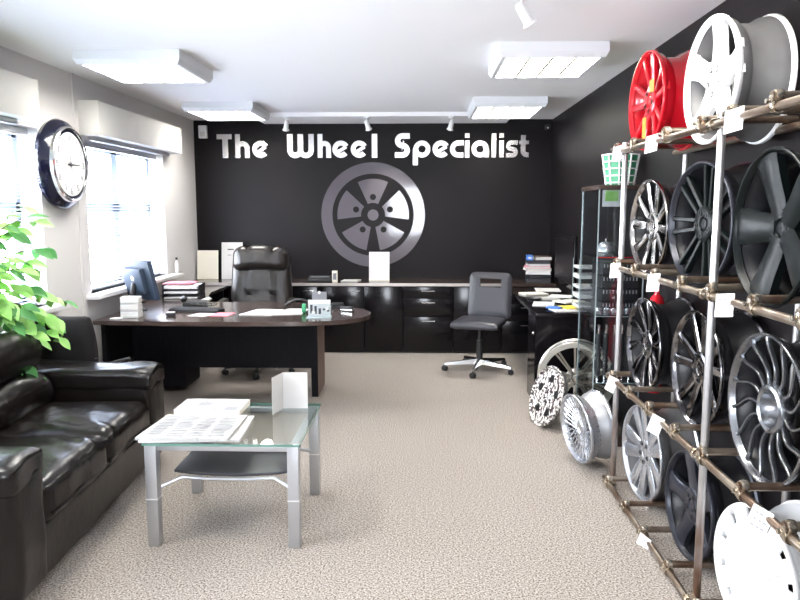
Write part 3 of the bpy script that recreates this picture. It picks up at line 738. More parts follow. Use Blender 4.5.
# ------------------------------------------------------------------ glass display cabinet
gx0, gx1, gy0, gy1, gh = 1.115, 1.415, 4.62, 5.09, 1.70
dc = thing('display_cabinet', 'tall glass display cabinet with dark top beside the wheel rack', 'display cabinet', ((gx0+gx1)/2, (gy0+gy1)/2, 0))
a, b = (gx1-gx0)/2, (gy1-gy0)/2
MB().box(-a-.01, a, -b-.01, b+.01, 0, .07, .004).build('base', M['wood'], dc)
MB().box(-a-.01, a, -b-.01, b+.01, gh-.03, gh, .004).build('top', M['wood'], dc)
MB().box(-a, -a+.005, -b, b, .07, gh-.03).build('glass_side', M['glass_c'], dc, smooth=False)
MB().box(-a, a, -b, -b+.005, .07, gh-.03).build('glass_front', M['glass_c'], dc, smooth=False)
MB().box(-a, a, b-.005, b, .07, gh-.03).build('glass_back', M['glass_c'], dc, smooth=False)
for x, y in ((-a, -b), (-a, b), (a-.006, -b)):
    MB().box(x-.001, x+.0055, y-.003, y+.004, .07, gh-.03).build('edge_strip', M['glass_cedge'], dc, smooth=False)
SH = [.42, .86, 1.24]
for z in SH:
    s_ = MB().box(-a+.008, a-.005, -b+.008, b-.008, z, z+.006).build('shelf', M['glass_c'], dc, smooth=False)
    MB().box(-a+.006, a-.005, -b+.006, -b+.008, z, z+.006).build('shelf_edge', M['red'] if z > 1 else M['glass_cedge'], s_, smooth=False)
cx, cy = (gx0+gx1)/2, (gy0+gy1)/2
t = thing('green_basket', 'green and white ribbed basket standing on the glass cabinet', 'basket', (cx+.035, cy-.02, gh))
mb = MB(); wh = MB()
mb.lathe([(0, .001), (0, .085), (.01, .09), (.20, .115), (.19, .108), (.012, .082), (.012, .001)], 10).build('body', M['green'], t, smooth=False)
for z in (.02, .065, .11, .155, .20): wh.tube([((.095+z*.13)*math.cos(R(36*k)), (.095+z*.13)*math.sin(R(36*k)), z) for k in range(10)], .005, 6, closed=True)
for k in range(10): wh.tube([(.09*math.cos(R(36*k)), .09*math.sin(R(36*k)), 0.004), (.12*math.cos(R(36*k)), .12*math.sin(R(36*k)), .20)], .006, 6)
wh.build('ribs', M['white'], t)
t = thing('helmet', 'small white rounded pot with handle on the upper glass shelf', 'ornament', (cx-.06, cy-.10, 1.246))
MB().lathe([(0, .001), (0, .045), (.03, .065), (.06, .060), (.085, .035), (.095, .001)], 24).build('body', M['w_silver'], t)
MB().lathe([(.09, .001), (.10, .010), (.115, .001)], 12).build('knob', M['chrome'], t)
t = thing('info_card', 'white card with a green square inside the glass cabinet', 'card', (cx-.035, cy-.10, 1.5705))
MB().box(-.06, .06, 0, .003, -.005, .125).build('card', M['paper'], t, smooth=False)
MB().box(-.042, .042, -.001, 0, .03, .095).build('green_print', M['leaf'], t, smooth=False)
MB().tube([(0, .0015, .12), (0, .0015, 1.668-1.5705)], .001, 5).build('thread', M['ink'], t)
for k in range(4):
    z = .870+.085*k
    t = thing('parts_tray', ['black parts tray, lowest of the stack in the glass cabinet', 'black parts tray, second from bottom of the stack in the glass cabinet', 'black parts tray, second from top of the stack in the glass cabinet', 'black parts tray, topmost of the stack in the glass cabinet'][k], 'tray', (cx+.01, cy-.04, z), group='black parts trays in the glass cabinet')
    MB().box(-.11, .125, -.14, .14, 0, .078, .004).build('tray', M['plastic'], t)
    mb = MB()
    for q in range(11): mb.box(-.10+q*.021, -.094+q*.021, -.146, -.14, .05, .072)
    mb.build('pegs', M['steel'], t, smooth=False)
random.seed(5)
for k in range(5):
    t = thing('coil_damper', 'black ribbed damper standing on the lower glass shelf, %s' % ['leftmost of five', 'second from left of five', 'middle of five', 'fourth from left of five', 'rightmost of five'][k], 'car part', (gx0+.05+k*.052, cy-.15+.015*(k % 2), .426), group='dampers in the glass cabinet')
    MB().tube([(0, 0, 0), (0, 0, .37)], .012, 10).build('rod', M['chrome'], t)
    MB().lathe([(.03+.0*i + i*.02, .021 if i % 2 else .014) for i in range(15)], 16).build('ribbed_sleeve', M['plastic'], t)
for k in range(6):
    t = thing('silver_nut_bag', 'clear bag of silver wheel nuts at the foot of the black trays, %s' % ['far left', 'left', 'centre left', 'centre right', 'right', 'far right'][k], 'bag', (gx0+.035+k*.046, gy0+.030, .868), group='bags of nuts in the glass cabinet')
    mb = MB()
    mb.rbox((.042, .030, .05), .012, 5, lambda p: p + Vector((noise.noise(p*60+Vector((k, 0, 0)))*.008, noise.noise(p*60+Vector((9, k, 0)))*.006, 0)), mtx=T(0, 0, .026)).build('bag', M['w_silver'], t)

# ------------------------------------------------------------------ chairs
def star_base(t, r, m_arm, m_cast, h=.09, n=5, phase=0):
    for k in range(n):
        a = R(phase+360*k/n); d = Vector((math.cos(a), math.sin(a), 0)); p = Vector((-d.y, d.x, 0))
        mb = MB(); vs = []; fs = []
        for (rr, ww, z0, z1) in ((.02, .028, h-.02, h+.03), (r*.5, .022, h-.022, h+.012), (r, .016, h-.03, h-.008)):
            c = d*rr; vs += [c+p*ww+Vector((0, 0, z0)), c-p*ww+Vector((0, 0, z0)), c-p*ww*.6+Vector((0, 0, z1)), c+p*ww*.6+Vector((0, 0, z1))]
        for i in range(2):
            for q in range(4): fs.append((i*4+q, i*4+(q+1) % 4, i*4+4+(q+1) % 4, i*4+4+q))
        fs += [(0, 1, 2, 3), (8, 9, 10, 11)]
        mb.add(vs, fs); leg = mb.build('base_arm', m_arm, t)
        c = MB(); cc = d*(r-.005)
        mtx = T(cc.x, cc.y, .0275) @ Rz(math.degrees(a)+90+35)
        c.lathe([(-.025, .001), (-.025, .022), (-.018, .027), (-.006, .027), (-.006, .012), (.006, .012), (.006, .027), (.018, .027), (.025, .022), (.025, .001)], 18, 'X', mtx=mtx)
        c.tube([(cc.x, cc.y, .03), (cc.x, cc.y, h-.02)], .008, 8)
        c.build('caster', m_cast, t)
def wr(amp, fr, seed=0):
    return lambda p: noise.noise(p*fr+Vector((seed, seed*.7, seed*.3)))*amp

# leather executive chair (faces -Y)
t = thing('office_armchair', 'black leather high-back swivel armchair behind the large desk', 'chair', (-1.55, 6.72, 0), R(5))
def sf(p):
    q = p.copy(); top = max(0, p.z)/.06
    q.z += .03*top*(1-(p.x/.27)**2)*(1-(p.y/.27)**2) + wr(.008, 8, 2)(p)*top; return q
MB().rbox((.54, .54, .13), .055, 9, sf, T(0, -.02, .47)).build('seat', M['leather2'], t)
def back(p):
    q = p.copy(); u = (p.z+.33)/.66
    q.x *= 1 - .10*(abs(u-.35))*1.2 + .0*u
    # three padded columns and horizontal creases at the front
    if p.y < 0:
        q.y -= .022*math.cos(p.x/.27*PI*.5)
        q.y += .022*math.exp(-((abs(p.x)-.16)/.014)**2)
        for zc in (.13, -.13): q.y += .022*math.exp(-((p.z-zc-.9*p.x*p.x)/.014)**2)*(1 if abs(p.x) < .17 else .0)
    q.y += wr(.008, 12, 4)(p); return q
bk = MB().rbox((.60, .14, .62), .06, 16, back, T(0, .30, .82) @ Rx(-10))
bk.build('backrest', M['leather2'], t)
def head(p):
    q = p.copy(); q.y -= .02*math.cos(p.x/.24*PI*.5); q.z -= .25*p.x*p.x + .02*math.exp(-((abs(p.x)-.13)/.012)**2)*(1 if p.z > 0 else 0)
    q.y += .012*math.exp(-((abs(p.x)-.13)/.012)**2); q.y += wr(.008, 14, 8)(p); return q
MB().rbox((.54, .19, .24), .08, 12, head, T(0, .29, 1.075) @ Rx(-12)).build('headrest', M['leather2'], t)
for s in (-1, 1):
    ar = MB().tube([(s*.27, .20, .50), (s*.315, .18, .62), (s*.32, .05, .665), (s*.32, -.14, .665), (s*.31, -.21, .63), (s*.28, -.20, .50), (s*.24, -.15, .44)], .017, 10)
    am = ar.build('armrest', M['plastic'], t)
    MB().rbox((.07, .27, .045), .02, 6, None, T(s*.32, -.03, .685)).build('arm_pad', M['leather2'], am)
MB().tube([(0, 0, .08), (0, 0, .25), (0, 0, .25), (0, 0, .42)], [.03, .03, .022, .022], 14).build('gas_column', M['chrome'], t)
MB().box(-.10, .10, -.12, .12, .385, .42, .01).build('mechanism', M['plastic'], t)
star_base(t, .33, M['plastic'], M['plastic'], phase=-88)

# small task chair
t = thing('task_chair', 'black armless swivel chair with slotted backrest and chrome base', 'chair', (.56, 6.84, 0), R(-17))
def ts(p):
    q = p.copy(); q.z += -.9*max(0, -p.y-.12)**2 + .012*(max(0, p.z)/.03)*math.cos(p.x/.22*PI/2); return q
MB().rbox((.46, .44, .065), .03, 10, ts, T(0, -.06, .475)).build('seat', M['leather3'], t)
# backrest as ring around the slot
bm = bmesh.new()
nx, nz = 20, 22; Wb, Hb = .42, .46; vmap = {}
def bpt(i, k, yy):
    u = -1+2*i/nx; v = -1+2*k/nz
    x = u*Wb/2; z = v*Hb/2
    # round the corners
    rc = .06; qx = max(-(Wb/2-rc), min(Wb/2-rc, x)); qz = max(-(Hb/2-rc), min(Hb/2-rc, z)); d = Vector((x-qx, z-qz))
    if d.length > rc: d = d.normalized()*rc
    x, z = qx+d.x, qz+d.y
    x *= 1-.03*(z/Hb+.5)
    edge = max(abs(u), abs(v)); puff = .018*(1-edge**6)
    return Vector((x, yy*(.018+puff) + .10*x*x*-1, z))
def hole(i, k):
    u = (-1+2*(i+.5)/nx)*Wb/2; v = (-1+2*(k+.5)/nz)*Hb/2
    return abs(u) < .115 and .080 < v < .160
for yy in (-1, 1):
    for i in range(nx+1):
        for k in range(nz+1): vmap[i, k, yy] = bm.verts.new(bpt(i, k, yy))
for i in range(nx):
    for k in range(nz):
        if hole(i, k): continue
        for yy in (-1, 1):
            bm.faces.new([vmap[i, k, yy], vmap[i+1, k, yy], vmap[i+1, k+1, yy], vmap[i, k+1, yy]])
        for (a1, b1, di, dk_) in (((i, k), (i+1, k), 0, -1), ((i, k+1), (i+1, k+1), 0, 1), ((i, k), (i, k+1), -1, 0), ((i+1, k), (i+1, k+1), 1, 0)):
            ii, kk = i+di, k+dk_
            if ii < 0 or ii >= nx or kk < 0 or kk >= nz or hole(ii, kk):
                bm.faces.new([vmap[a1[0], a1[1], -1], vmap[b1[0], b1[1], -1], vmap[b1[0], b1[1], 1], vmap[a1[0], a1[1], 1]])
MB().bm(bm, T(.05, .22, .705) @ Rx(-8) @ Rz(8)).build('backrest', M['leather3'], t, angle=60)
MB().tube([(.04, .24, .56), (.03, .25, .44), (0, .14, .425), (0, 0, .42)], .016, 10).build('back_support', M['plastic'], t)
MB().box(-.09, .09, -.10, .10, .415, .443, .008).build('mechanism', M['plastic'], t)
MB().tube([(-.05, -.02, .425), (-.19, -.06, .41), (-.22, -.07, .405)], .006, 8).build('lever', M['plastic'], t)
MB().tube([(0, 0, .10), (0, 0, .30), (0, 0, .30), (0, 0, .42)], [.03, .03, .018, .018], 14).build('gas_column', M['plastic'], t)
star_base(t, .34, M['chrome'], M['plastic'], phase=-88)

# visitor chair behind the sofa
t = thing('visitor_chair', 'black fabric visitor chair between the sofa and the desk', 'chair', (-2.275, 4.72, 0), R(172))
def vb(p):
    q = p.copy(); u = (p.z+.2)/.4; q.x *= .82+.22*math.sin(PI*min(1, max(0, .15+u*.7))); q.y += .5*p.x*p.x*-1; return q
MB().rbox((.41, .055, .40), .026, 10, vb, T(0, .21, .67) @ Rx(-8)).build('backrest', M['fabric'], t)
MB().rbox((.42, .42, .07), .03, 8, None, T(0, -.02, .44)).build('seat', M['fabric'], t)
for s in (-1, 1):
    MB().tube([(s*.222, .22, .60), (s*.222, .20, .42), (s*.222, .22, .01)], .011, 10).build('leg', M['plastic'], t)
    MB().tube([(s*.222, -.20, .01), (s*.222, -.20, .47), (s*.222, -.17, .52), (s*.222, .0, .53), (s*.222, .17, .52)], .011, 10).build('leg', M['plastic'], t)
MB().tube([(-.222, .22, .57), (0, .235, .575), (.222, .22, .57)], .009, 8).build('stretcher', M['plastic'], t)

# ------------------------------------------------------------------ sofa
sf_ = thing('sofa', 'black leather two-seat sofa with padded arms along the window wall', 'sofa', (-2.005, 3.39, 0), R(3))
# local frame: x from -.40 (back) to .46 (front), y -.93 .. .93
def armfn(seed):
    def f(p):
        q = p.copy()
        if p.z > 0: q.z += .014*math.cos(p.y/.14*PI/2) + wr(.010, 9, seed)(p)
        q += Vector((wr(.008, 7, seed+3)(p), wr(.012, 6, seed+5)(p), 0)); return q
    return f
MB().rbox((.86, 1.82, .24), .03, 12, lambda p: p+Vector((wr(.01, 5, 1)(p), 0, 0)), T(.0, 0, .155)).build('base', M['leather'], sf_)
for s, nm_ in ((1, 'armrest'), (-1, 'armrest')):
    y = .80*s
    MB().rbox((.88, .27, .50), .05, 14, armfn(11+s), T(.02, y, .30)).build(nm_, M['leather'], sf_)
    MB().rbox((.885, .285, .12), .034, 14, armfn(21+s), T(.02, y, .548)).build('arm_cushion', M['leather'], sf_)
def cush(seed):
    def f(p):
        q = p.copy()
        if p.z > 0:
            k = math.cos(p.x/.40*PI/2)*math.cos(p.y/.34*PI/2); q.z += .035*max(0, k)
            wv = noise.noise(Vector((p.x*5+seed, p.y*16+p.x*9, seed)))*.016; q.z += wv
        q += Vector((wr(.012, 6, seed)(p), wr(.006, 6, seed+9)(p), 0)); return q
    return f
for s in (1, -1):
    MB().rbox((.72,   .655, .19), .065, 20, cush(31+s*2), T(.10, .328*s, .345)).build('seat_cushion', M['leather'], sf_)
    pip = MB().tube([(.455, .02*s, .30), (.462, .30*s, .305), (.458, .62*s, .30)], .005, 6).build('piping', M['leather2'], sf_)
MB().rbox((.24, 1.60, .60), .06, 14, lambda p: p+Vector((wr(.01, 5, 7)(p), 0, wr(.02, 4, 2)(p))), T(-.36, 0, .42)).build('back_frame', M['leather'], sf_)
for s in (1, -1):
    MB().rbox((.26, .66, .24), .11, 14, armfn(51+s), T(-.20, .335*s, .52) @ Ry(-10)).build('back_cushion', M['leather'], sf_)
    MB().rbox((.28, .68, .26), .12, 14, armfn(61+s), T(-.26, .335*s, .75) @ Ry(-12)).build('head_cushion', M['leather'], sf_)
for x in (-.33, .36):
    for y in (-.80, .80): MB().tube([(x, y, 0), (x, y, .05)], [.022, .028], 12).build('foot', M['plastic'], sf_)

# ------------------------------------------------------------------ coffee table
tx0, tx1, ty0, ty1, th_ = -1.262, -.553, 3.125, 3.81, .492
ct = thing('coffee_table', 'glass topped coffee table with square silver legs in front of the sofa', 'table', ((tx0+tx1)/2, (ty0+ty1)/2, 0))
a, b = (tx1-tx0)/2, (ty1-ty0)/2
for sx in (-1, 1):
    for sy in (-1, 1):
        x, y = sx*(a-.028), sy*(b-.028)
        lg = MB().box(x-.027, x+.027, y-.027, y+.027, .0, th_-.008, .005).build('leg', M['steel'], ct)
        MB().box(x-.0276, x+.0276, y-.0276, y+.0276, .225, .230, .0005).build('joint_ring', M['white'], lg)
for sy in (-1, 1): MB().box(-a+.056, a-.056, sy*(b-.028)-.018, sy*(b-.028)+.018, th_-.035, th_-.008, .002).build('rail', M['steel'], ct)
for sx in (-1, 1): MB().box(sx*(a-.028)-.018, sx*(a-.028)+.018, -b+.056, b-.056, th_-.035, th_-.008, .002).build('rail', M['steel'], ct)
gt = MB().box(-a-.004, a+.004, -b-.004, b+.004, th_-.007, th_+.003).build('glass_top', M['glass_t'], ct, smooth=False)
eg = MB()
for sy in (-1, 1): eg.box(-a-.006, a+.006, sy*(b+.005)-.001, sy*(b+.005)+.001, th_-.007, th_+.003)
for sx in (-1, 1): eg.box(sx*(a+.005)-.001, sx*(a+.005)+.001, -b-.006, b+.006, th_-.007, th_+.003)
eg.build('glass_edge', M['glass_edge'], gt, smooth=False)
def shl(p):
    q = p.copy(); q.z += .25*(p.x)**2 - .01; return q
MB().rbox((.54, .42, .018), .008, 10, shl, T(0.01, -.02, .315)).build('shelf', M['leather3'], ct)
for sy in (-.235, .20):
    k_ = math.copysign(.05, sy)
    MB().tube([(-a+.04, sy+k_, .262), (-.22, sy, .296), (-.1, sy, .289), (.1, sy, .289), (.22, sy, .296), (a-.04, sy+k_, .262)], .009, 8).build('support_rod', M['steel'], ct)

def sheet(name, label, cat, pts, z, th, m, group=None, bulge=0):
    cx = sum(p[0] for p in pts)/4; cy = sum(p[1] for p in pts)/4
    mb = MB(); n = 8
    vs = []; fs = []
    def bl(u, v):
        a_ = Vector(pts[0])*(1-u)+Vector(pts[1])*u; b_ = Vector(pts[3])*(1-u)+Vector(pts[2])*u; return a_*(1-v)+b_*v
    for s in (0, 1):
        for i in range(n+1):
            for k in range(n+1):
                p = bl(i/n, k/n); zz = s*th + bulge*(.5+.5*noise.noise(Vector((p.x*9, p.y*9, z*7))))*(.3+.7*s)
                vs.append((p.x-cx, p.y-cy, zz))
    N = n+1
    for i in range(n):
        for k in range(n):
            q = i*N+k; fs += [(q, q+1, q+N+1, q+N), (N*N+q, N*N+q+N, N*N+q+N+1, N*N+q+1)]
    for i in range(n):
        for q0, q1 in ((i*N, (i+1)*N), (i*N+n, (i+1)*N+n), (i, i+1), (n*N+i, n*N+i+1)): fs.append((q0, q1, N*N+q1, N*N+q0))
    mb.add(vs, fs); o = mb.build(name, m, loc=(cx, cy, z), angle=50)
    return tag(o, label, cat, group)
TZ = th_+.0035
nsp = [(-1.33, 3.14), (-.86, 3.15), (-.90, 3.53), (-1.30, 3.52)]
sheet('newspaper', 'folded white newspaper, lower one of the pair overhanging the table corner', 'newspaper', [(-1.285, 3.125), (-.83, 3.16), (-.85, 3.54), (-1.26, 3.50)], TZ, .010, M['paper'], 'newspapers on the table')
sheet('newspaper', 'folded printed newspaper on top of the pair at the front of the table', 'newspaper', [(-1.30, 3.13), (-.875, 3.13), (-.875, 3.50), (-1.28, 3.50)], TZ+.0105, .012, M['news'], 'newspapers on the table', .005)
def printing(parent, x0, x1, y0, y1, z, seed, rows=13):
    random.seed(seed); mb = MB(); cols_ = 4; cw = (x1-x0)/cols_
    for c in range(cols_):
        pic = random.randrange(rows-4)
        for r_ in range(rows):
            ya = y0+(y1-y0)*r_/rows
            if pic <= r_ < pic+3:
                if r_ == pic and c % 2: mb.box(x0+c*cw+.006, x0+(c+1)*cw-.008, ya, ya+(y1-y0)*2.6/rows, z, z+.0004)
                elif c % 2: continue
                else: mb.box(x0+c*cw+.006, x0+(c+1)*cw-.02, ya, ya+(y1-y0)*.35/rows, z, z+.0004)
            else: mb.box(x0+c*cw+.006, x0+(c+1)*cw-.006-random.random()*.02, ya, ya+(y1-y0)*.28/rows, z, z+.0004)
    mb.build('print', M['pale_print'], parent, smooth=False)
for o_ in [o for o in col.objects if o.name.startswith('newspaper')]:
    if o_.location.z > TZ+.005: printing(o_, -.19, .19, -.16, .16, .0172, 4)
bk_ = thing('magazine_box', 'thick pale brochure lying behind the newspapers on the coffee table', 'brochure', (-1.10, 3.67, TZ), R(-1))
MB().box(-.17, .17, -.11, .11, 0, .028, .003).build('pages', M['cream'], bk_)
MB().box(-.172, .172, -.112, .112, .0285, .031).build('cover', M['news'], bk_, smooth=False)
printing(bk_, -.16, .16, -.10, .10, .0311, 9, 8)
lf = thing('folded_leaflet', 'white folded leaflet standing upright on the glass coffee table', 'leaflet', (-.685, 3.655, TZ), R(0))
MB().box(0, .13, -.0006, .0006, 0, .195, mtx=T(-.05, 0.06, 0) @ Rz(4)).build('page', M['paper'], lf, smooth=False)
MB().box(0, .13, -.0006, .0006, 0, .195, mtx=T(-.05, 0.06, 0) @ Rz(-104)).build('page', M['paper'], lf, smooth=False)

# ------------------------------------------------------------------ things on the large desk (top at .732)
DZ = .7325
mo = thing('computer_monitor', 'flat computer monitor seen from behind on the left of the desk', 'monitor', (-2.31, 5.80, DZ), R(146))
# local: screen faces +Y after rotation; back is -Y ... built facing -Y then rotated
mtx = T(0, 0, .245) @ Rx(-14)
MB().box(-.195, .195, -.02, .018, -.165, .165, .006, mtx=mtx).build('casing', M['screen'], mo)
MB().box(-.18, .18, -.0215, -.0195, -.15, .15, mtx=mtx).build('screen', M['gloss'], mo, smooth=False)
MB().box(-.12, .12, .017, .06, -.10, .11, .012, mtx=mtx).build('back_housing', M['screen'], mo)
MB().lathe([(.061, .0005), (.061, .022)], 20, 'Y', mtx=mtx @ T(0, 0, .03)).build('logo', M['paper'], mo, smooth=False)
MB().tube([(0, .07, .01), (0, .075, .10), (0, .05, .22)], [.03, .024, .02], 10).build('stand_neck', M['plastic'], mo)
MB().lathe([(0, .001), (0, .105), (.008, .10), (.018, .03), (.018, .001)], 28, mtx=T(0, .06, 0)).build('stand_base', M['plastic'], mo)
for k in range(3):
    t = thing('note_block', ['white paper block at the bottom of the stack left of the monitor', 'white paper block in the middle of the stack left of the monitor', 'white paper block on top of the stack left of the monitor'][k], 'note block', (-2.205, 5.36, DZ+.001+k*.054), R(3*k-2), 'stacked note blocks')
    MB().box(-.068, .068, -.045, .045, 0, .050, .004).build('paper', M['paper'], t)
    MB().box(-.069, .069, -.046, .046, .018, .022).build('band', M['cream'], t)
t = thing('coaster', 'small round white coaster at the left end of the desk', 'coaster', (-2.29, 5.28, DZ))
MB().lathe([(0, .001), (0, .046), (.004, .048), (.006, .044), (.005, .001)], 28).build('disc', M['paper'], t)
t = thing('computer_mouse', 'white phone sized device with dark rim on the desk by the monitor', 'device', (-1.93, 5.43, DZ), R(10))
MB().rbox((.075, .05, .028), .012, 6, None, T(0, 0, .0145)).build('body', M['plastic'], t)
MB().rbox((.062, .040, .008), .003, 4, None, T(0, 0, .0295)).build('top_shell', M['paper'], t)
t = thing('keyboard', 'dark computer keyboard lying beside the monitor', 'keyboard', (-1.82, 5.72, DZ), R(-8))
MB().box(-.21, .21, -.07, .07, 0, .018, .004).build('case', M['plastic'], t)
mb = MB()
for i in range(15):
    for k in range(5): mb.box(-.2+i*.0265, -.2+i*.0265+.021, -.06+k*.024, -.06+k*.024+.019, .018, .024)
mb.build('keys', M['ink'], t, smooth=False)
random.seed(3)
t = thing('telephone', 'dark desk telephone with curled cord beside the monitor', 'telephone', (-1.93, 6.03, DZ), R(15))
MB().box(-.10, .10, -.09, .09, 0, .04, .012).build('base', M['plastic'], t)
MB().tube([(-.09, -.06, .055), (-.09, -.03, .075), (-.09, .03, .075), (-.09, .07, .055)], [.024, .016, .016, .024], 10).build('handset', M['plastic'], t)
mb = MB(); pts = [(.0+.05*math.cos(i*.55)+i*.004, -.13+.03*math.sin(i*.55), .012+.02*abs(math.sin(i*.3))) for i in range(42)]
MB().tube(pts, .004, 6).build('cord', M['plastic'], t)
sheet('leaflet', 'white leaflet with pink edge on the desk', 'leaflet', [(-1.80, 5.43), (-1.66, 5.41), (-1.62, 5.56), (-1.76, 5.58)], DZ, .003, M['paper'], 'leaflets on the desk')
sheet('leaflet', 'pink printed leaflet on the desk right of the white one', 'leaflet', [(-1.64, 5.43), (-1.49, 5.42), (-1.47, 5.60), (-1.61, 5.62)], DZ, .003, M['pink'], 'leaflets on the desk')
sheet('paper_sheet', 'large white sheet of paper on the desk before the leather armchair', 'paper', [(-1.42, 5.50), (-1.16, 5.47), (-1.12, 5.78), (-1.34, 5.80)], DZ, .004, M['paper'], 'sheets before the armchair', .004)
sheet('paper_sheet', 'white sheet of paper on the desk just left of the acrylic holder', 'paper', [(-1.15, 5.49), (-.94, 5.54), (-.92, 5.84), (-1.10, 5.83)], DZ, .003, M['paper'], 'sheets before the armchair', .003)
ah = thing('acrylic_holder', 'clear acrylic display holder with printed cards near the rounded desk end', 'holder', (-.78, 5.42, DZ), R(3))
MB().box(-.095, .095, -.004, 0, .0, .10, .001).build('front_plate', M['glass_c'], ah, smooth=False)
MB().box(-.095, .095, -.08, .06, 0, .004).build('base_plate', M['glass_cedge'], ah, smooth=False)
MB().box(-.085, .085, .004, .012, .004, .13).build('card', M['paper'], ah, smooth=False)
MB().box(-.055, .055, .015, .022, .004, .19).build('card', M['grey_ink'], ah, smooth=False)
pr = MB(); random.seed(8)
for k in range(5):
    x = -.07+k*.032; pr.box(x, x+.018, .0025, .004, .02+.03*random.random(), .055+.04*random.random())
pr.build('print', M['ink'], ah, smooth=False)
MB().lathe([(-.0055, .0005), (-.0055, .014)], 16, 'Y', mtx=T(-.045, 0, .035)).build('round_badge', M['paper'], ah, smooth=False)
MB().lathe([(-.0055, .0005), (-.0055, .014)], 16, 'Y', mtx=T(.06, 0, .065)).build('round_badge', M['paper'], ah, smooth=False)
MB().lathe([(.008, .0005), (.008, .012)], 16, 'Y', mtx=T(0, 0, .185)).build('round_badge', M['paper'], ah, smooth=False)
t = thing('sticky_tape', 'small green tape roll beside the acrylic holder', 'tape', (-.93, 5.62, DZ))
MB().lathe([(-.012, .022), (-.012, .038), (.012, .038), (.012, .022)], 24, 'X', True, mtx=T(0, 0, .038)).build('roll', M['green'], t)
t = thing('curved_lamp', 'curved dark strip with pale highlight left of the green tape', 'desk accessory', (-1.03, 5.98, DZ), R(10))
MB().tube([(-.12+.24*i/10, 0, .012+.05*math.sin(PI*i/10)) for i in range(11)], .012, 8).build('strip', M['plastic'], t)
t = thing('stapler', 'black stapler on the rounded end of the desk', 'stapler', (-.60, 5.72, DZ), R(-25))
MB().box(-.06, .06, -.018, .018, 0, .012, .003).build('base', M['plastic'], t)
MB().box(-.055, .06, -.015, .015, .018, .04, .006, mtx=T(-.0, 0, 0) @ Ry(-5)).build('arm', M['plastic'], t)
MB().box(-.05, .05, -.012, .012, .011, .019).build('magazine', M['chrome'], t)
t = thing('hole_punch', 'dark hole punch near the back of the rounded desk end', 'hole punch', (-.70, 5.93, DZ), R(12))
MB().box(-.06, .06, -.04, .04, 0, .014, .003).build('base', M['plastic'], t)
MB().box(-.05, .05, -.035, .03, .022, .042, .008, mtx=Rx(6)).build('lever', M['plastic'], t)
MB().tube([(-.03, .02, .01), (-.03, .02, .03)], .008, 8).build('post', M['chrome'], t)
MB().tube([(.03, .02, .01), (.03, .02, .03)], .008, 8).build('post', M['chrome'], t)

# ------------------------------------------------------------------ on the return / worktop left
RTZ = .7315
for k in range(3):
    t = thing('letter_tray', ['lowest dark letter tray on the desk return', 'middle dark letter tray on the desk return', 'top letter tray on the desk return heaped with papers'][k], 'letter tray', (-2.22, 6.62, RTZ+.044*k), R(6), 'letter trays on the desk return')
    mb = MB(); mb.box(-.17, .17, -.13, .13, 0, .004); mb.box(-.17, -.165, -.13, .13, .004, .040); mb.box(.165, .17, -.13, .13, .004, .040); mb.box(-.165, .165, .125, .13, .004, .040)
    mb.build('tray', M['plastic'], t, smooth=False)
    MB().box(-.15, .15, -.135, .12, .0045, .0045+.012+.008*k).build('papers', M['paper'], t, smooth=False)
sheet('magazine', 'pink covered magazine on top of the letter trays', 'magazine', [(-2.38, 6.50), (-2.12, 6.51), (-2.12, 6.72), (-2.38, 6.70)], RTZ+.133, .008, M['pink'], None, .002)
sheet('paper_sheet', 'loose white papers on the desk return right of the letter trays', 'paper', [(-2.00, 6.40), (-1.93, 6.36), (-1.93, 6.52), (-2.00, 6.62)], RTZ, .004, M['paper'])
CZ = CT+.001
def card(x, y, w_, h_, label, m, base=False):
    t = thing('upright_card', label, 'card', (x, y, CZ), 0, 'white cards on the worktop')
    mtx = Rx(-6)
    MB().box(-w_/2, w_/2, -.004, .004, 0.001, h_, mtx=mtx).build('sheet', m, t, smooth=False)
    mb = MB(); mb.tube([(-w_*.2, .01, .002), (-w_*.2, .075, .002), (-w_*.2, .01+.02, h_*.6)], .003, 6)
    mb.build('stand', M['steel'], t)
    if base: MB().box(-w_/2, w_/2, -.012, .0, 0, .014).build('foot', M['cream'], t, smooth=False)
    return t
card(-2.40, 7.98, .235, .325, 'cream blank card standing on the worktop against the left end of the black wall', M['cream'])
c2 = card(-2.125, 7.98, .235, .415, 'taller white card with small print behind the leather armchair', M['paper'])
MB().box(-.05, .02, -.0056, -.004, .33, .342, mtx=Rx(-6)).build('print', M['ink'], c2, smooth=False)
MB().box(-.05, -.01, -.0056, -.004, .27, .276, mtx=Rx(-6)).build('print', M['ink'], c2, smooth=False)
card(-.47, 7.92, .225, .315, 'bright white card standing alone below the wheel emblem', M['paper'], True)
t = thing('small_bottle', 'small white bottle on the window sill end', 'bottle', (XL+.05, 7.26, .901))
MB().lathe([(0, .001), (0, .022), (.10, .022), (.12, .010), (.14, .010), (.14, .001)], 18).build('body', M['paper'], t)
MB().lathe([(.135, .011), (.16, .011), (.16, .001)], 14).build('cap', M['plastic'], t)
t = thing('calculator_printer', 'low black device on the worktop right of the leather armchair', 'device', (-1.10, 7.76, CZ), R(4))
MB().rbox((.26, .16, .045), .018, 8, lambda p: p+Vector((0, 0, .012*(p.y/.08))), T(0, 0, .032)).build('body', M['plastic'], t)
MB().box(-.10, .10, -.05, .03, .054, .058).build('panel', M['steel'], t, smooth=False)
t = thing('cream_tower', 'narrow cream upright box on the worktop behind the acrylic holder', 'box', (-.935, 7.70, CZ))
MB().box(-.028, .028, -.02, .02, 0, .125, .003).build('box', M['cream'], t)
MB().box(-.018, .018, -.0215, -.02, .03, .10).build('print', M['grey_ink'], t, smooth=False)
